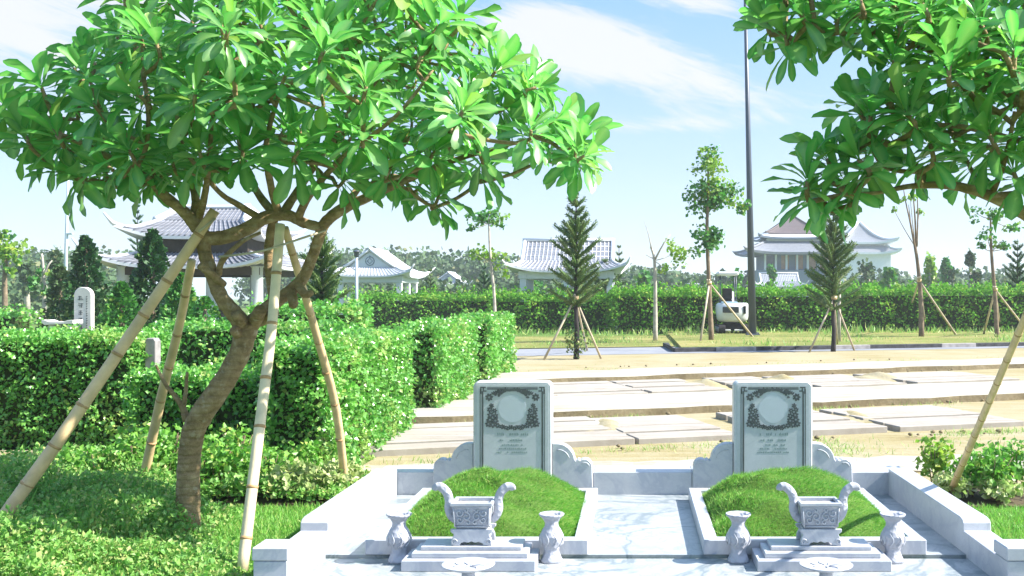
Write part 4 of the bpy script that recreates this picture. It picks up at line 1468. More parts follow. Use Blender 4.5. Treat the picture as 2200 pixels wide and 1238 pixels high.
# ------------------------------------------------------------------ bamboo props
def bamboo(label, pts, r0, r1, mat='bamboo', group='bamboo props of the frangipani trees'):
    a = np.array(pts[0])
    t = thing('bamboo_prop', label, 'bamboo pole', tuple(a), group)
    mb = MB()
    pts = [np.array(p, float) for p in pts]
    seg = [np.linalg.norm(pts[i + 1] - pts[i]) for i in range(len(pts) - 1)]
    tot = sum(seg)
    mb.tube(pts, list(np.linspace(r0, r1, len(pts))), 10, 0, 6, 0.03)
    s = .18
    while s < tot - .05:
        q = s
        for i, L in enumerate(seg):
            if q <= L:
                break
            q -= L
        p = pts[i] + (pts[i + 1] - pts[i]) * q / seg[i]
        d = unit(pts[i + 1] - pts[i])
        r = r0 + (r1 - r0) * s / tot
        mb.tube([p - d * .010, p - d * .003, p + d * .003, p + d * .009], [r * 1.0, r * 1.10, r * 1.10, r * 1.0], 10, 1)
        s += random.uniform(.24, .36)
    mb.part('culm', [mat, 'bamboo_node'], t)


bamboo('thick leaning bamboo prop crossing the left of the photo to the fork', [P(-60, 1205, 5.75), P(120, 955, 5.9), P(300, 690, 6.1), P(462, 452, 6.22)], .040, .030)
bamboo('brown bamboo prop behind the trunk, left of it', [P(298, 1082, 7.5), P(345, 860, 7.2), P(385, 700, 6.9), P(412, 560, 6.62)], .034, .026)
bamboo('bleached pale bamboo prop just right of the trunk', [P(520, 1228, 5.62), P(560, 900, 5.9), P(585, 690, 6.08), P(602, 482, 6.2)], .031, .028, 'bamboo_pale')
bamboo('slim bent brown bamboo prop standing at the white wall corner', [P(743, 1058, 7.9), P(722, 880, 7.5), P(680, 720, 7.05), P(645, 600, 6.75), P(612, 490, 6.5)], .031, .024)
bamboo('bamboo prop rising out of the right flower bed', [P(2040, 1062, 7.82), P(2268, 530, 4.40)], .026, .017)
# cord lashing the props to the fork
mb = MB()
mb.tube([P(470, 552, 6.15), P(560, 540, 6.1), P(640, 515, 6.2), P(700, 495, 6.38)], .007, 6, 0, 5)
mb.tube([P(420, 505, 6.2), P(440, 488, 6.15), P(462, 470, 6.2)], .008, 6, 0, 3)
mb.solo('cord', 'stake', label='grey cord lashing the bamboo props to the forked trunk', category='cord')


# ------------------------------------------------------------------ trees in the middle distance
def tripod(apex_px, apex_py, Y, feet, group='wooden stake tripods', label='', r=.035, zf=0.0):
    a = P(apex_px, apex_py, Y)
    t = thing('stake_tripod', label, 'tree stake', (a[0], Y, zf), group)
    for fx, fy in feet:
        f = G(fx, fy, zf)
        f[2] -= .03
        mb = MB()
        over = a + (a - f) * .05
        mb.tube([f, over], [r, r * .8], 7, 0)
        mb.part('pole', 'stake', t)
    mb = MB()
    mb.tube([a + np.array((0, 0, -.05)), a + np.array((0, 0, .05))], .085, 10)
    mb.part('lashing', 'bamboo', t)


def norfolk(px, Y, z0, top_py, low_py, half_px, label, mat='needle', low_extra=None, bare=.0, n_whorl=13):
    """Norfolk pine: whorls of upswept rope-like branches on a straight dark trunk."""
    x = (px - CX) * Y / FP
    zt = EYE + (CY - top_py) * Y / FP
    zl = EYE + (CY - low_py) * Y / FP
    R = half_px * Y / FP
    t = thing('norfolk_pine', label, 'pine tree', (x, Y, z0), 'Norfolk pines')
    mb = MB()
    mb.tube([(x, Y, z0 - .05), (x + .02, Y, (z0 + zl) / 2), (x - .01, Y, zl), (x, Y, zt)], [.075, .06, .05, .012], 8, 0, 3)
    mb.part('trunk', 'bark_dark', t)
    lm = MB()
    for i in range(n_whorl):
        f = i / (n_whorl - 1)
        z = zl + (zt - zl) * (f ** .95) * .97
        Lb = R * 1.16 * (1.05 - f) ** .72 * (.72 + .28 * min(1, f / .2)) * random.uniform(.62, 1.15) + .06
        nb = 6 if f < .8 else 4
        off = random.random() * 6.28
        for j in range(nb):
            if random.random() < .17:
                continue
            a = off + 2 * math.pi * j / nb + random.uniform(-.25, .25)
            up = (.42 + .45 * f) + random.uniform(-.12, .12)
            d = unit((math.cos(a), math.sin(a), up))
            org = np.array((x, Y, z))
            curve = np.array((0, 0, .10 * Lb))
            br = .044 * (.7 + .35 * R)
            lm.tube([org, org + d * Lb * .35 + curve * .12, org + d * Lb * .7 + curve * .5, org + d * Lb + curve], [br * .8, br, br * .9, br * .35], 6, 0, 2, .25, tint=(random.uniform(.1, .7), 0, random.uniform(0, .25)))
            k = max(24, int(Lb * 210))
            s = RNG.random(k) ** .85
            pos = org + d * (s * Lb)[:, None] + curve * (s * s)[:, None]
            perp = units(np.cross(d, rand_units(k)))
            pos = pos + perp * br * .7
            dd = units(d * .75 + perp * .8)
            place_leaves(lm, leaf_diamond(), pos, dd, rand_units(k), br * RNG.uniform(1.2, 2.2, k) * (1.1 - .4 * s), .35, tints(k, .15), 0)
    if low_extra:
        cz, rr, n = low_extra
        blob_leaves(lm, (x, Y, cz), (rr * .7, rr * .7, rr), n, .07, None, .4, 0, .8)
    lm.part('crown', mat, t)
    return t


norfolk(1238, 25.3, 0, 418, 655, 72, 'Norfolk pine with stakes standing in front of the long tiled pavilion', low_extra=(.42, .42, 220))
norfolk(1790, 28.9, 0, 455, 665, 66, 'Norfolk pine with stakes right of the high mast, under the right frangipani', n_whorl=17)
norfolk(2186, 46, 0, 520, 668, 44, 'dark Norfolk pine at the right edge of the photo', 'leaf_dark', n_whorl=11)
norfolk(692, 21.5, 0, 500, 690, 62, 'Norfolk pine seen behind the right fork of the large frangipani', 'needle')
norfolk(1040, 56, 0, 575, 668, 34, 'small Norfolk pine left of the tree with yellowish lower leaves', 'leaf_dark', n_whorl=9)
norfolk(925, 53, 0, 580, 668, 22, 'small yellowish Norfolk pine between the two small pavilions', 'needle', n_whorl=9)
norfolk(1330, 52, 0, 528, 668, 22, 'slim Norfolk pine at the right end of the long tiled pavilion', 'needle', n_whorl=9)
norfolk(296, 58, 0, 440, 600, 26, 'Norfolk pine top poking over the roof of the big pavilion', 'leaf_dark', n_whorl=12)
norfolk(1300, 46, 0, 560, 680, 46, 'broad low Norfolk pine right behind the staked near one', 'needle', n_whorl=9)

tripod(1236, 640, 25.3, [(1168, 772), (1292, 769), (1262, 752)], label='pale stake tripod round the Norfolk pine before the long pavilion', r=.030)
tripod(1792, 640, 28.9, [(1738, 756), (1836, 752), (1800, 745)], label='pale stake tripod round the Norfolk pine right of the high mast', r=.030)
tripod(1524, 608, 34.5, [(1504, 738), (1622, 728), (1533, 728)], label='stake tripod round the slender tree left of the digger', r=.040)
tripod(1975, 603, 37.5, [(1941, 702), (2058, 724), (1990, 712)], label='stake tripod round the bare many stemmed tree', r=.042)
tripod(2138, 622, 37.0, [(2112, 722), (2212, 716), (2150, 712)], label='stake tripod round the dark leaved tree at the right', r=.042)


def clump_tree(label, Y, z0, trunk, blobs, leaf, group, bark='bark_brown', name='young_tree', mat=('leaf_tree', 'leaf_lime'), extra=(), dens=1.0):
    base = P(trunk[0][0], trunk[0][1], Y)
    t = thing(name, label, 'tree', (base[0], Y, z0), group)
    mb = MB()
    pts = [P(a, b, Y) for a, b, r in trunk]
    pts[0][2] = z0 - .05
    mb.tube(pts, [r * .66 for *_, r in trunk], 9, 0, 4, .06)
    for br in extra:
        mb.tube([P(a, b, Y + random.uniform(-.2, .2)) for a, b, r in br], [r * .7 for *_, r in br], 6, 0, 3, .05)
    s = Y / FP
    lm = MB()
    for px, py, rx, ry, light in blobs:
        c = P(px, py, Y + random.uniform(-.25, .25))
        R = np.array((rx * s, rx * s, ry * s))
        near = min(pts, key=lambda q: np.linalg.norm(q - c))
        mb.tube([near, (near + c) / 2 + np.array((0, 0, -.04)), c], [.018, .014, .008], 5, 0, 2)
        nsub = max(3, int(rx * ry / 130))
        for k in range(nsub):
            u = unit(RNG.normal(size=3)) * RNG.random() ** .5
            cc = c + u * R * .8
            rr = R * random.uniform(.30, .52)
            nlv = int(dens * 5.0 * (rr[0] / leaf) ** 2) + 10
            blob_leaves(lm, cc, rr, nlv, leaf, None, .10, 0, 1, 1 if random.random() < light else 0, .35)
    mb.part('trunk', bark, t)
    lm.part('crown', list(mat), t)
    return t


tg = 'young street trees along the road'
clump_tree('slender tree with three separate leaf tiers left of the high mast', 34.5, 0.08, [(1528, 738, .14), (1524, 620, .11), (1519, 500, .09), (1522, 400, .06), (1520, 330, .03)],
           [(1520, 350, 42, 42, .85), (1500, 430, 32, 42, .15), (1555, 420, 50, 34, .2), (1585, 440, 28, 26, .2), (1530, 440, 34, 26, .5), (1515, 505, 46, 36, .15), (1500, 535, 24, 18, .1), (1535, 400, 40, 26, .3)], .125, tg)
clump_tree('slender tree with dark upper and yellowish lower leaves by the hedge end', 33, 0.0, [(1064, 735, .10), (1062, 640, .075), (1054, 560, .065), (1050, 480, .04)],
           [(1035, 475, 34, 26, .05), (1075, 475, 26, 20, .3), (1015, 490, 16, 18, .05), (1050, 460, 36, 20, .1), (1040, 540, 26, 22, .9), (1075, 545, 26, 18, .9), (1078, 580, 18, 20, .9), (1022, 548, 18, 14, .9)], .12, tg, 'bark_pale')
clump_tree('nearly bare pale trunk with a single lime tuft left of the slender tree', 36, 0.02, [(1408, 738, .13), (1408, 640, .10), (1406, 560, .075), (1398, 530, .05)],
           [(1447, 545, 30, 36, .95), (1432, 575, 18, 16, .9)], .12, tg, 'bark_pale', extra=[[(1406, 560, .06), (1425, 525, .035), (1440, 505, .02)], [(1400, 535, .04), (1392, 500, .022), (1382, 470, .008)], [(1404, 556, .03), (1388, 548, .015)]], mat=('leaf_lime', 'leaf_lime'))
clump_tree('bare many stemmed tree with sparse light leaves and a split top', 37.5, 0.08, [(1980, 724, .16), (1978, 640, .13), (1972, 570, .10), (1966, 530, .08)],
           [(1955, 420, 34, 14, .9), (1920, 450, 8, 6, .4), (1975, 455, 10, 10, .5)], .11, tg, 'bark_brown', extra=[[(1968, 545, .07), (1956, 480, .045), (1945, 430, .03), (1940, 395, .02)], [(1968, 540, .06), (1966, 470, .045), (1960, 400, .02)], [(1970, 530, .05), (1972, 460, .035), (1970, 410, .02)], [(1958, 490, .03), (1952, 440, .015)]], mat=('leaf_lime', 'leaf_lime'), dens=.6)
clump_tree('straight tree with a dark ragged crown at the right under the frangipani branch', 37, 0.08, [(2142, 722, .13), (2138, 640, .11), (2130, 540, .08), (2128, 470, .04)],
           [(2100, 460, 24, 18, .1), (2140, 470, 34, 24, .3), (2170, 490, 26, 20, .4), (2120, 505, 28, 22, .1), (2150, 520, 20, 16, .1), (2110, 530, 12, 14, .1), (2165, 530, 16, 12, .2)], .125, tg)
tg2 = 'trees at the far left'
clump_tree('round yellow green tree at the left photo edge', 48, 0, [(12, 690, .22), (10, 600, .16), (14, 560, .12)],
           [(15, 525, 38, 34, .85), (35, 545, 20, 26, .8), (-15, 540, 30, 36, .8), (20, 580, 16, 24, .6), (0, 500, 26, 18, .9)], .22, tg2, mat=('leaf_tree', 'leaf_lime'))
clump_tree('thin tree with a pale trunk left of the thin tall lamp pole', 40, 0, [(96, 700, .13), (94, 600, .10), (90, 545, .05)],
           [(112, 585, 18, 22, .6), (80, 590, 14, 16, .3), (108, 630, 16, 22, .5), (75, 610, 12, 12, .3)], .20, tg2, 'bark_pale', extra=[[(94, 590, .07), (104, 570, .05), (112, 560, .03)]], dens=.7)
# dense dark evergreens round the big pavilion
eg = 'dark evergreens beside the big pavilion'


def cone_tree(px, Y, top_py, half_px, label, mat='leaf_dark', leaf=.12, n=2200, base_py=None, name='cypress_tree'):
    x = (px - CX) * Y / FP
    zt = EYE + (CY - top_py) * Y / FP
    R = half_px * Y / FP
    t = thing(name, label, 'tree', (x, Y, 0), eg)
    mb = MB(); mb.tube([(x, Y, -.05), (x, Y, zt * .9)], [.10, .03], 7); mb.part('trunk', 'bark_brown', t)
    lm = MB()
    f = RNG.random(n) ** 1.25
    z = .15 + f * (zt - .15)
    a = RNG.uniform(0, 2 * math.pi, n)
    prof = R * (1 - f) ** .75 * (1 + .22 * np.sin(5 * a + 9 * f) + .15 * np.sin(23 * f + 2 * a))
    rr = prof * RNG.random(n) ** .35
    pos = np.stack([x + rr * np.cos(a), Y + rr * np.sin(a), z], 1)
    d = units(np.stack([np.cos(a), np.sin(a), .5 + 0 * a], 1) + RNG.normal(size=(n, 3)) * .5)
    place_leaves(lm, leaf_diamond(), pos, d, rand_units(n), leaf * RNG.uniform(.6, 1.4, n), 1.0, tints(n, .06), 0)
    lm.part('crown', mat, t)


cone_tree(328, 26.5, 498, 70, 'tall dark cypress in front of the big pavilion', n=3600)
cone_tree(185, 30, 512, 62, 'dark evergreen left of the big pavilion', 'leaf_dark', .14, 2600)
cone_tree(262, 25.5, 610, 62, 'low dark evergreen bush behind the white stele', 'leaf_tree', .11, 2200, name='evergreen_bush')
cone_tree(390, 25, 590, 60, 'low green evergreen bush at the pavilion steps', 'leaf_tree', .11, 2200, name='evergreen_bush')
cone_tree(440, 21.5, 640, 75, 'small green bush behind the trunk of the frangipani', 'leaf_tree', .08, 1500, name='evergreen_bush')
cone_tree(130, 34, 575, 40, 'ragged evergreen behind the thin tall lamp pole', 'leaf_wood', .16, 1300)
cone_tree(640, 27, 600, 40, 'green evergreen seen between the fork and the pine', 'leaf_tree', .12, 1500)


# ------------------------------------------------------------------ poles
mb = MB()
x0 = (1617 - CX) * 39 / FP
t = thing('mast', 'very tall tapering dark steel mast right of the digger', 'lamp mast', (x0, 39, .08))
mb.tube([(x0, 39, .05), (x0 - .14, 39, 6.5), (x0 - .32, 39, 14.6)], [.155, .105, .05], 12); mb.part('pole', 'steel_dark', t)
mb = MB(); mb.prism([(x0 - .25, 38.75), (x0 + .25, 38.75), (x0 + .25, 39.25), (x0 - .25, 39.25)], .06, .13, 'z', 0, .02)
for a in (-1, 1):
    for b in (-1, 1):
        mb.tube([(x0 + a * .2, 39 + b * .2, .12), (x0 + a * .2, 39 + b * .2, .19)], .02, 6)
mb.part('base_plate', 'steel_dark', t)
mb = MB(); mb.box(x0 - 1.1, x0 + .46, 38.9, 39.1, 14.55, 14.68, 0, .02); mb.part('floodlight_bar', 'steel_dark', t)

x0 = (140 - CX) * 60 / FP
t = thing('lamp_pole', 'thin tall pale lamp pole behind the left evergreens', 'lamp pole', (x0, 60, 0))
mb = MB(); mb.tube([(x0, 60, -.05), (x0 + .05, 60, 4), (x0 + .22, 60, 10.2)], [.13, .10, .05], 9); mb.part('pole', 'steel_pale', t)
mb = MB(); mb.tube([(x0 + .22, 60, 10.1), (x0 + .6, 60, 10.5), (x0 + 1.3, 60, 10.6)], .05, 7, 0, 3); mb.part('arm', 'steel_pale', t)
mb = MB(); mb.box(x0 + 1.25, x0 + 1.9, 59.85, 60.15, 10.53, 10.66, 0, .03); mb.part('lamp_head', 'steel_pale', t)
mb = MB(); mb.box(x0 + .13, x0 + .45, 59.9, 60.1, 5.2, 5.3, 0, .01); mb.part('bracket', 'steel_pale', t)

x0 = (766 - CX) * 43 / FP
t = thing('lamp_post', 'short thin lamp post in front of the near small pavilion', 'lamp post', (x0, 43, 0))
mb = MB(); mb.tube([(x0, 43, -.05), (x0, 43, 3.25)], [.075, .06], 9); mb.part('pole', 'steel_pale', t)
mb = MB(); mb.lathe([(.07, 0), (.11, .05), (.11, .20), (.16, .22), (.12, .28), (.02, .32)], (x0, 43, 3.2), 14); mb.part('lantern', 'steel_dark', t)
mb = MB(); mb.tube([(x0, 43, 2.62), (x0 - .18, 43, 2.75)], .025, 6); mb.part('bracket', 'steel_pale', t)

# small post near the second pine (signal marker)
x0 = (1803 - CX) * 33 / FP
mb = MB(); mb.tube([(x0, 33, 0), (x0, 33, 2.0)], .055, 8)
mb.tube([(x0, 33, 2.0), (x0, 33, 2.04)], .075, 8)
mb.solo('post', 'bark_pale', label='pale slim post behind the pine right of the mast', category='post')


# ------------------------------------------------------------------ pavilions and temple
def roof(mb, cx, cy, W, D, ze, zr, rw, rd, lift=.0, tip=.0, curve=1.35, n=15, nv=6, mat=0, ribs=0, rib_mat=1, rib_r=.03, rib_u=.3, soffit=True, thick=.08):
    """Four curved roof slopes from an eave rectangle W x D at ze up to a ridge rectangle rw x rd at zr; corners turned up."""
    def edge(k, t, v):
        hw, hd = W / 2, D / 2
        ew = tip * abs(t) ** 5
        rx, ry = rw / 2, rd / 2
        if k == 0: e = (t * (hw + ew), -(hd + ew)); r = (t * rx, -ry)
        if k == 1: e = ((hw + ew), t * (hd + ew)); r = (rx, t * ry)
        if k == 2: e = (-t * (hw + ew), (hd + ew)); r = (-t * rx, ry)
        if k == 3: e = (-(hw + ew), -t * (hd + ew)); r = (-rx, -t * ry)
        z = ze + (zr - ze) * v ** curve + lift * abs(t) ** 4 * (1 - v) ** 3
        return (cx + e[0] * (1 - v) + r[0] * v, cy + e[1] * (1 - v) + r[1] * v, z)
    ts = np.linspace(-1, 1, n)
    ts = np.sign(ts) * np.abs(ts) ** .85
    vs = np.linspace(0, 1, nv)
    for k in range(4):
        v = [edge(k, t, w) for w in vs for t in ts]
        f = [(j * n + i, j * n + i + 1, (j + 1) * n + i + 1, (j + 1) * n + i) for j in range(nv - 1) for i in range(n - 1)]
        mb.add(v, f, mat, smooth=False)
        # eave fascia and soffit
        v = []
        for t in ts:
            x, y, z = edge(k, t, 0)
            x2, y2, z2 = edge(k, t, .45)
            v += [(x, y, z - .002), (x, y, z - thick), (cx + (x - cx) * .62, cy + (y - cy) * .62, ze - thick)]
        f = []
        for i in range(n - 1):
            a, b = 3 * i, 3 * i + 3
            f += [(a, a + 1, b + 1, b), (a + 1, a + 2, b + 2, b + 1)]
        mb.add(v, f, rib_mat)
        if ribs:
            L = (W if k % 2 == 0 else D)
            m = max(3, int(L / rib_u))
            for i in range(1, m):
                t = -1 + 2 * i / m
                mb.tube([np.array(edge(k, t, w)) + (0, 0, rib_r * .5) for w in vs], rib_r, 4, mat if ribs == 2 else rib_mat)
        # hip cap
        pth = [np.array(edge(k, 1, w)) + (0, 0, .02) for w in vs[::-1]]
        d = unit(pth[-1] - pth[-2])
        pth.append(pth[-1] + d * (.18 + tip * .4) + np.array((0, 0, .10 + lift * .35)))
        mb.tube(pth, [.055 * max(1, thick / .08)] * (len(pth) - 1) + [.03], 6, rib_mat, 1)


def small_pavilion(label, cx, cy, scale=1.0, rotz=0.0, tile='tile'):
    t = thing('pavilion', label, 'pavilion', (cx, cy, 0), 'small open pavilions with upturned white eaves')
    def add(mb, nm, mt):
        return mb.part(nm, mt, t)
    # built with the gable ends facing -Y/+Y, then turned
    W, D = 4.3, 5.0
    mb = MB()
    for sx in (-1, 1):
        for sy in (-1, 0, 1):
            mb = MB()
            x, y = cx + sx * 1.65, cy + sy * 2.0
            mb.box(x - .20, x + .20, y - .20, y + .20, 0, .25, 0, .02)
            mb.box(x - .15, x + .15, y - .15, y + .15, .251, 2.72, 0, .02)
            mb.part('column', 'plaster', t)
    mb = MB(); mb.box(cx - 1.95, cx + 1.95, cy - 2.3, cy + 2.3, -.05, .15, 0, .02); mb.part('plinth', 'plaster_grey', t)
    mb = MB()
    for a, b, c, d in [(-1.85, 1.85, -2.2, -1.85), (-1.85, 1.85, 1.85, 2.2), (-1.85, -1.5, -1.849, 1.849), (1.5, 1.85, -1.849, 1.849)]:
        mb.box(cx + a, cx + b, cy + c, cy + d, 2.42, 2.78, 0, .01)
    mb.part('beam', 'plaster', t)
    mb = MB()
    roof(mb, cx, cy, W, D, 2.78, 3.25, 2.9, 4.2, .34, .30, 1.0, 15, 4, 0, 1, 1, .020, .19)
    # steep gabled upper roof
    hw, hd, zb, zt = 1.45, 2.1, 3.25, 4.25
    for s_ in (-1, 1):
        vs = np.linspace(0, 1, 6)
        v = []
        for w in vs:
            z = zb + (zt - zb) * (w ** 1.12)
            v += [(cx + s_ * hw * (1 - w), cy - hd, z), (cx + s_ * hw * (1 - w), cy + hd, z)]
        f = [(2 * i, 2 * i + 1, 2 * i + 3, 2 * i + 2) for i in range(5)]
        mb.add(v, f, 0)
        v2 = [(x, y, z - .09) for x, y, z in v]
        mb.add(v2, f, 1)
        for yy in (cy - hd, cy + hd):
            mb.tube([np.array((cx + s_ * hw * (1 - w), yy, zb + (zt - zb) * w ** 1.12 + .03)) for w in vs], .085, 6, 1)
        m = 22
        for i in range(1, m):
            yy = cy - hd + 2 * hd * i / m
            mb.tube([np.array((cx + s_ * hw * (1 - w), yy, zb + (zt - zb) * w ** 1.12 + .012)) for w in vs], .020, 4, 1)
        for w in (.25, .5, .75):
            mb.tube([(cx + s_ * hw * (1 - w), cy - hd, zb + (zt - zb) * w ** 1.12 + .012), (cx + s_ * hw * (1 - w), cy + hd, zb + (zt - zb) * w ** 1.12 + .012)], .018, 4, 1)
    mb.tube([(cx, cy - hd - .1, zt + .06), (cx, cy + hd + .1, zt + .06)], .09, 6, 1)
    mb.part('roof', [tile, 'plaster'], t)
    for s_ in (-1, 1):
        mb = MB()
        yy = cy + s_ * (hd - .12)
        mb.prism([(cx - hw + .1, zb - .05), (cx + hw - .1, zb - .05), (cx, zt - .08)], yy - .05, yy + .05, 'y')
        g = mb.part('gable', 'plaster', t)
        mb = MB()
        yo = yy + s_ * .06
        rr = .24
        mb.tube([(cx + rr * math.cos(a), yo, 3.62 + rr * math.sin(a)) for a in np.linspace(0, 2 * math.pi, 25)], .022, 5)
        mb.tube([(cx - .15, yo, 3.62), (cx, yo, 3.47), (cx + .15, yo, 3.62), (cx, yo, 3.77), (cx - .15, yo, 3.62)], .02, 5)
        mb.tube([(cx, yo, 3.80), (cx, yo, 3.93)], .03, 5)
        mb.part('round_ornament', 'plaster_grey', g)
    t.rotation_euler = (0, 0, rotz)
    t.scale = (scale,) * 3
    return t


small_pavilion('small white pavilion with a round gable ornament behind the thin lamp post', (814 - CX) * 57 / FP, 57, .96, 0, 'tile_sunlit')
small_pavilion('smaller farther white gabled pavilion left of the yellowish tree', (970 - CX) * 100 / FP, 100, .92, 0, 'tile_sunlit')
small_pavilion('long grid tiled pavilion behind the near Norfolk pine, seen side on', (1222 - CX) * 47.5 / FP, 47.5, .97, rad(90))
small_pavilion('tiny far white pavilion left of the digger canopy', (1490 - CX) * 118 / FP, 118, .72, rad(80))
small_pavilion('white gateway pavilion standing before the pale temple', (1672 - CX) * 112 / FP, 112, .98, rad(90))

# big two-tier pavilion at the left
BY = 38.0
bx = -15.55
t = thing('pavilion', 'big two tier tiled pavilion with upturned eaves behind the large frangipani', 'pavilion', (bx, BY, 0))
mb = MB(); mb.box(bx - 2.9, bx + 2.9, BY - 2.6, BY + 2.6, -.05, .3, 0, .03); mb.part('plinth', 'plaster_grey', t)
for sx in (-1, -.33, .33, 1):
    for sy in (-1, 1):
        mb = MB()
        x, y = bx + sx * 2.35, BY + sy * 2.05
        mb.lathe([(.28, .3), (.28, .42), (.21, .48), (.20, 2.55), (.26, 2.62)], (x, y, 0), 14)
        mb.part('column', 'col_stone', t)
mb = MB(); mb.box(bx - .9, bx + .5, BY - .5, BY + .4, .3, 1.35, 0, .02); mb.part('altar', 'dark_wood', t)
mb = MB()
for a, b, c, d in [(-2.5, 2.5, -2.2, -1.9), (-2.5, 2.5, 1.9, 2.2), (-2.5, -2.2, -1.899, 1.899), (2.2, 2.5, -1.899, 1.899)]:
    mb.box(bx + a, bx + b, BY + c, BY + d, 2.3, 2.62, 0)
mb.part('beam', 'dark_wood', t)
mb = MB()
roof(mb, bx, BY, 5.95, 5.3, 2.62, 3.08, 4.0, 3.45, .50, .34, 1.1, 19, 5, 0, 2, 1, .032, .2, thick=.11)
mb.part('lower_roof', ['tile', 'plaster'], t)
mb = MB(); mb.box(bx - 1.85, bx + 1.85, BY - 1.6, BY + 1.6, 3.0, 3.72, 0); mb.part('clerestory', 'dark_wood', t)
mb = MB()
roof(mb, bx, BY, 4.55, 4.0, 3.68, 4.25, 3.1, 2.4, .42, .32, 1.1, 19, 5, 0, 2, 1, .032, .2, thick=.11)
hw, hd, zb, zt = 1.55, 1.2, 4.25, 4.80
for s_ in (-1, 1):
    v = [(bx - hw + .1, BY + s_ * hd, zb), (bx + hw - .1, BY + s_ * hd, zb), (bx + hw - .3, BY, zt), (bx - hw + .3, BY, zt)]
    mb.add(v, [(0, 1, 2, 3)], 0)
    for i in range(1, 18):
        u = i / 18
        mb.tube([(bx - hw + .1 + 2 * (hw - .1) * u, BY + s_ * hd, zb + .02), (bx - hw + .3 + 2 * (hw - .3) * u, BY, zt + .02)], .03, 4, 0)
    for e in (-1, 1):
        mb.tube([(bx + e * (hw - .3), BY, zt + .04), (bx + e * (hw - .08), BY + s_ * hd * .5, (zt + zb) / 2 + .0), (bx + e * (hw + .05), BY + s_ * hd, zb + .04)], .15, 6, 1, 3)
for e in (-1, 1):
    mb.add([(bx + e * (hw - .1), BY - hd, zb), (bx + e * (hw - .1), BY + hd, zb), (bx + e * (hw - .3), BY, zt)], [(0, 1, 2)], 1)
mb.tube([(bx - hw + .2, BY, zt + .12), (bx - hw / 2, BY, zt + .06), (bx + hw / 2, BY, zt + .06), (bx + hw - .2, BY, zt + .12)], .10, 6, 1, 3)
mb.part('upper_roof', ['tile', 'plaster'], t)

# distant temple with tiered roofs
TY = 150.0
tx = (1700 - CX) * TY / FP
s = TY / FP


def zpx(py, Y):
    return EYE + (CY - py) * Y / FP


t = thing('temple', 'pale blue grey tiered temple with a brown pyramid roof right of the mast', 'temple', (tx, TY, 0))
mb = MB(); mb.box(tx - 5.9, tx + 5.9, TY - 5.9, TY + 5.9, -.1, zpx(583, TY), 0, .05); mb.part('lower_storey', 'plaster_grey', t)
mb = MB(); mb.box(tx - 4.6, tx + 4.6, TY - 4.6, TY + 4.6, zpx(583, TY) + .002, zpx(546, TY), 0); up = mb.part('upper_storey', 'plaster_grey', t)
for i, x in enumerate((-3.7, -1.6, .4, 2.2, 3.9)):
    mb = MB()
    mb.box(tx + x - .55, tx + x + .55, TY - 4.68, TY - 4.59, zpx(580, TY), zpx(552, TY), 0)
    mb.part('door', 'door_wood' if i else 'glass', up)
for i in range(7):
    mb = MB(); x = -4.5 + 1.5 * i
    mb.lathe([(.2, 0), (.16, .2), (.15, 2.2), (.22, 2.4)], (tx + x, TY - 5.3, zpx(583, TY)), 10); mb.part('column', 'plaster', t)
mb = MB(); roof(mb, tx, TY, 13.2, 13.2, zpx(546, TY), zpx(522, TY), 8.6, 8.6, .5, .9, 1.1, 15, 5, 0, 0, 0, .06, .4, thick=.35); mb.part('lower_roof', ['tile', 'plaster'], t)  # fascia and soffit in dark tile, painting in the shadow under the eave
mb = MB(); mb.box(tx - 4.1, tx + 4.1, TY - 4.1, TY + 4.1, zpx(526, TY), zpx(511, TY), 0); mb.part('middle_storey', 'plaster', t)
mb = MB(); roof(mb, tx, TY, 9.6, 9.6, zpx(514, TY), zpx(503, TY), 6.6, 6.6, .35, .5, 1.0, 13, 4, 0, 0, 1, .06, .4, thick=.3); mb.part('middle_roof', ['plaster', 'plaster_grey'], t)
mb = MB(); roof(mb, tx, TY, 7.8, 7.8, zpx(506, TY), zpx(463, TY), .3, .3, .25, .3, 1.15, 13, 6, 0, 0, 0, .06, .4, thick=.2)
mb.tube([(tx, TY, zpx(465, TY)), (tx, TY, zpx(452, TY))], [.25, .05], 8, 1); mb.part('pyramid_roof', ['tile_brown', 'plaster'], t)

HY = 260.0
hx = (1845 - CX) * HY / FP
t = thing('temple', 'hazy far hall with a sweeping pointed roof behind the staked pine', 'temple', (hx, HY, 0))
mb = MB(); mb.box(hx - 6.5, hx + 6.5, HY - 6.5, HY + 6.5, -.1, zpx(545, HY), 0); mb.part('walls', 'plaster', t)
mb = MB(); roof(mb, hx, HY, 15.5, 15.5, zpx(545, HY), zpx(530, HY), 11, 11, .8, .8, 1.0, 13, 4, 0, 0, 1, .1, 1, thick=.5); mb.part('lower_roof', ['tile', 'plaster'], t)
mb = MB(); mb.box(hx - 5, hx + 5, HY - 5, HY + 5, zpx(533, HY), zpx(522, HY), 0); mb.part('drum', 'plaster', t)
mb = MB(); roof(mb, hx, HY, 13.5, 13.5, zpx(523, HY), zpx(478, HY), .6, .6, .8, 1.2, 2.0, 15, 9, 0, 0, 1, .1, 1, thick=.5); mb.part('upper_roof', ['tile', 'plaster'], t)

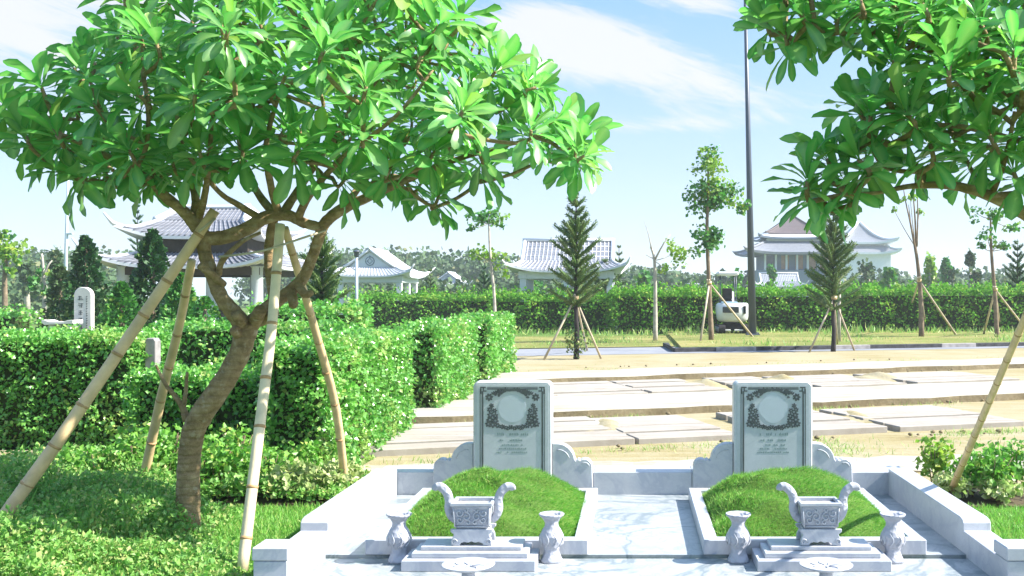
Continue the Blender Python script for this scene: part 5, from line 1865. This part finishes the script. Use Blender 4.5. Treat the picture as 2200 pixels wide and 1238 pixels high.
# ------------------------------------------------------------------ stele with a stone seat
sx, sy = (181 - CX) * 22 / FP, 22.0
t = thing('stele', 'tall round topped pale stone stele with carved characters left of the big bamboo prop', 'stele', (sx, sy, 0))
pts = [(sx - .19, .0), (sx - .19, 1.55)] + [(sx - .19 * math.cos(a), 1.55 + .18 * math.sin(a)) for a in np.linspace(.15, math.pi - .15, 12)] + [(sx + .19, 1.55), (sx + .19, 0)]
mb = MB(); mb.prism(pts, sy - .07, sy + .07, 'y', 0, .015); mb.part('slab', 'stele', t)
mb = MB()
for i in range(6):
    z = 1.52 - .155 * i
    for col_ in (-.045,):
        for k in range(3):
            mb.box(sx + col_ - .05 + random.uniform(-.01, .02), sx + col_ + .045 + random.uniform(-.02, .02), sy - .075, sy - .069, z - .034 * k, z - .034 * k + .015)
        xx = sx + col_ + random.uniform(-.03, .03)
        mb.box(xx - .008, xx + .008, sy - .0755, sy - .069, z - .075, z + .02)
    for k in range(3):
        zz = z - .05 * k
        mb.box(sx + .075, sx + .10 + random.uniform(0, .015), sy - .0745, sy - .069, zz, zz + .014)
        mb.box(sx + .084, sx + .091, sy - .0752, sy - .069, zz - .02, zz + .015)
mb.part('characters', 'engrave', t)
cx_ = (140 - CX) * 21.6 / FP
t = thing('stone_bench', 'pale stone bench with upturned ends beside the stele', 'bench', (cx_, 21.6, 0))
mb = MB(); mb.prism([(cx_ - .36, .98), (cx_ - .36, 1.03), (cx_ - .30, 1.04), (cx_ - .20, 1.0), (cx_ + .1, 1.0), (cx_ + .18, 1.03), (cx_ + .30, 1.04), (cx_ + .30, .96), (cx_ - .30, .93)], 21.35, 21.75, 'y', 0, .008); mb.part('seat', 'stele', t)
for a in (-.19, .17):
    mb = MB(); mb.prism([(cx_ + a - .07, 0), (cx_ + a + .07, 0), (cx_ + a + .05, .929), (cx_ + a - .05, .929)], 21.4, 21.7, 'y', 0, .008); mb.part('leg', 'stele', t)

# ------------------------------------------------------------------ mini digger seen from behind
ex, ey = (1572 - CX) * 41.5 / FP, 41.2
t = thing('mini_digger', 'white mini digger with a canopy parked at the tall hedge', 'digger', (ex, ey, .085))
zb = .085
for s_ in (-1, 1):
    mb = MB()
    prof = [(ey - .75 + .17 * math.sin(a) * -1, zb + .17 + .17 * math.cos(a)) for a in np.linspace(0, math.pi, 8)]
    prof += [(ey + .75 + .17 * math.sin(a), zb + .17 - .17 * math.cos(a)) for a in np.linspace(0, math.pi, 8)]
    a, b = sorted((ex + s_ * .36, ex + s_ * .62))
    mb.prism(prof, a, b, 'x', 0, .01)
    tr = mb.part('track', 'rubber', t)
    mb = MB()
    for yy in (-.72, -.36, 0, .36, .72):
        mb.tube([(ex + s_ * .61, ey + yy, zb + .17), (ex + s_ * .64, ey + yy, zb + .17)], .10, 12)
    mb.part('roller', 'kerb_grey', tr)
mb = MB(); mb.box(ex - .34, ex + .34, ey - .5, ey + .5, zb + .12, zb + .40, 0, .02)
mb.box(ex - .5, ex - .15, ey - .82, ey - .76, zb + .10, zb + .17, 1, .01); mb.box(ex + .0, ex + .35, ey - .82, ey - .76, zb + .10, zb + .17, 1, .01)
mb.part('undercarriage', ['rubber', 'lens'], t)
# rounded body
body = []
mb = MB()
rings = []
for z, w, bk in [(.46, .52, .55), (.56, .60, .66), (.80, .645, .74), (1.02, .65, .72), (1.16, .62, .66), (1.21, .55, .56)]:
    ring = []
    for a in np.linspace(0, math.pi, 13):
        ring.append((ex - w * math.cos(a) * (1 if abs(math.cos(a)) < .98 else 1), ey - .05 - bk * math.sin(a) ** .6, zb + z))
    ring += [(ex + w, ey + .35, zb + z), (ex + w * .8, ey + .45, zb + z), (ex - w * .8, ey + .45, zb + z), (ex - w, ey + .35, zb + z)]
    rings.append(ring)
n = len(rings[0])
v = [p for r in rings for p in r]
f = [(j * n + i, j * n + (i + 1) % n, (j + 1) * n + (i + 1) % n, (j + 1) * n + i) for j in range(len(rings) - 1) for i in range(n)]
f += [tuple(range(n))[::-1], tuple(range((len(rings) - 1) * n, len(rings) * n))]
mb.add(v, f, 0, smooth=True)
bd = mb.part('body', 'exc_white', t)
mb = MB(); mb.box(ex - .46, ex + .18, ey - .80, ey - .70, zb + .82, zb + 1.06, 0, .02); mb.part('rear_grille', 'glass', bd)
mb = MB(); mb.box(ex + .36, ex + .47, ey - .735, ey - .60, zb + .78, zb + 1.10, 0, .015); mb.part('side_vent', 'glass', bd)
mb = MB(); mb.box(ex - .5, ex + .15, ey - .55, ey - .1, zb + 1.20, zb + 1.26, 0, .02); mb.part('engine_cover', 'exc_blue', bd)
mb = MB(); mb.box(ex - .42, ex - .02, ey - .1, ey + .3, zb + 1.22, zb + 1.36, 0, .03); mb.box(ex - .42, ex - .02, ey - .16, ey - .06, zb + 1.36, zb + 1.80, 0, .03); mb.part('seat', 'rubber', t)
for x in (-.50, .12):
    for yy in (-.3, .42):
        mb = MB(); mb.tube([(ex + x, ey + yy, zb + 1.15), (ex + x, ey + yy, zb + 2.30)], .022, 7); mb.part('canopy_post', 'steel_dark', t)
mb = MB(); mb.box(ex - .62, ex + .22, ey - .45, ey + .55, zb + 2.30, zb + 2.46, 0, .05); mb.part('canopy', 'exc_white', t)
mb = MB()
mb.tube([(ex + .1, ey + .45, zb + .7), (ex + .1, ey + 1.1, zb + 1.6), (ex + .1, ey + 1.7, zb + 1.4)], [.10, .09, .07], 8)
mb.tube([(ex + .1, ey + 1.7, zb + 1.4), (ex + .1, ey + 1.5, zb + .5)], [.06, .05], 8)
mb.part('boom', 'exc_white', t)
mb = MB(); mb.prism([(ey + 1.35, zb + .5), (ey + 1.65, zb + .5), (ey + 1.75, zb + .2), (ey + 1.5, zb + .1), (ey + 1.3, zb + .2)], ex - .12, ex + .32, 'x', 0, .01); mb.part('bucket', 'rubber', t)

# ------------------------------------------------------------------ verge weeds and far woods
mb = MB()
n = 9000
x = RNG.uniform(-8, 18, n); y = RNG.uniform(29, 43.5, n)
line = 28.5 + .333 * (x - 1.17)
keep = np.where(x > 1.17, y > line + .3, y > 31.6 + .3 * x)
x, y = x[keep], y[keep]
hh = .05 + .18 * np.clip(wave(np.stack([x, y, 0 * x], 1), .8, 2), 0, 1) + .15 * (y > 41)
pos = np.stack([x, y, np.where(x > 1.17, .08, -.01)], 1)
grass_blades(mb, pos, np.tile((0, 0, 1.0), (len(x), 1)), hh * RNG.uniform(.6, 1.5, len(x)), .16, None, 0, .7)
mb.solo('verge_weeds', 'weed', kind='stuff')


def far_tree(px, Y, top_py, half_px, label, group, mat='leaf_wood', lean=0.0, leaf=.5, n=260, bare=.35):
    x = (px - CX) * Y / FP
    zt = zpx(top_py, Y)
    R = half_px * Y / FP
    t = thing('far_tree', label, 'tree', (x, Y, 0), group)
    mb = MB(); mb.tube([(x, Y, -.1), (x + lean * .5, Y, zt * .5), (x + lean, Y, zt * .9)], [.22, .16, .06], 6); mb.part('trunk', 'bark_pale', t)
    lm = MB()
    for i in range(7):
        f = random.uniform(bare, .95)
        a = random.uniform(0, 6.28)
        q = R * .6 * random.random()
        blob_leaves(lm, (x + lean * f + q * math.cos(a), Y + q * math.sin(a), zt * f), (R * .55, R * .55, (zt * (1 - bare)) * .2), n // 7, leaf, None, .12)
    blob_leaves(lm, (x + lean, Y, zt * .9), (R * .4, R * .4, zt * .1), n // 7, leaf, None, .12)
    lm.part('crown', mat, t)


def woodland(name, spec, Y0, Y1, leaf, n_each):
    """A far wood that reads as one mass: overlapping crowns along a band."""
    mb = MB()
    for px0, px1, top0, top1, step in spec:
        px = px0
        while px < px1:
            f = (px - px0) / max(1, px1 - px0)
            Y = random.uniform(Y0, Y1)
            top = top0 + (top1 - top0) * f + random.gauss(0, 5)
            x = (px - CX) * Y / FP
            zt = zpx(top, Y)
            R = random.uniform(.28, .45) * zt + 1.0
            for k in range(3):
                blob_leaves(mb, (x + random.gauss(0, R * .4), Y + random.gauss(0, 2), zt * (.74 - .24 * k)), (R, R, zt * .26), n_each // 3, leaf, None, .1)
            px += step * random.uniform(.6, 1.4)
    mb.solo(name, 'leaf_wood', kind='stuff')


woodland('woodland', [(-120, 240, 545, 530, 13), (560, 800, 545, 540, 12), (740, 1130, 535, 545, 12), (1040, 1420, 565, 575, 13), (1400, 1660, 585, 592, 13), (1860, 2330, 588, 585, 14)], 150, 190, .75, 330)
woodland('woodland', [(-60, 260, 590, 580, 16), (700, 1350, 600, 604, 18), (1340, 1560, 602, 606, 20), (1840, 2330, 604, 600, 15)], 85, 110, .5, 200)
fgp = 'scattered trees beyond the tall hedge'
for px, Y, tp, hp, lab, mt, bare in [
        (1870, 92, 566, 26, 'bushy far tree left of the bare many stemmed tree', 'leaf_wood', .3),
        (1905, 80, 572, 22, 'dark far tree close left of the bare many stemmed trunk', 'leaf_tree', .3),
        (1996, 85, 552, 18, 'light green far tree just right of the many stemmed trunk', 'leaf_lime', .45),
        (2030, 95, 556, 14, 'thin dark far tree between two staked trees', 'leaf_tree', .6),
        (2052, 88, 578, 18, 'low pale far tree between two staked trees', 'leaf_wood', .3),
        (2084, 90, 535, 11, 'tall wispy far tree left of the dark ragged crown', 'leaf_wood', .78),
        (2100, 84, 580, 18, 'low far tree left of the right staked trunk', 'leaf_wood', .3),
        (1655, 100, 578, 12, 'small dark shrubby tree beside the gateway pavilion', 'leaf_tree', .3),
        (1590, 88, 588, 12, 'dark small tree between canopy and mast', 'leaf_tree', .2),
        (60, 70, 560, 26, 'grey green far tree between yellow tree and pale trunk', 'leaf_wood', .3),
        (125, 62, 545, 20, 'brownish far tree left of the thin lamp pole', 'leaf_wood', .35),
        (1150, 70, 590, 24, 'green far tree under the eave of the long pavilion', 'leaf_tree', .2),
        (1380, 80, 590, 20, 'blue green far tree left of the bare pale trunk', 'leaf_tree', .2)]:
    far_tree(px, Y, tp, hp, lab, fgp, mt, random.uniform(-.3, .3), .35, 300, bare)

# ------------------------------------------------------------------ haze
mb = MB()
mb.box(-720, 720, -80, 1230, -1.2, 24, 0)
hz = bpy.data.materials.new('haze')
hz.use_nodes = True
T = NT(hz.node_tree)
o_ = T.new('ShaderNodeOutputMaterial')
vp = T.new('ShaderNodeVolumePrincipled')
vp.inputs['Color'].default_value = (0.86, 0.92, 1.0, 1)
vp.inputs['Density'].default_value = 0.0007
vp.inputs['Anisotropy'].default_value = 0.2
T.link(vp.outputs[0], o_.inputs['Volume'])
M['haze'] = hz
mb.solo('haze', 'haze', kind='stuff')
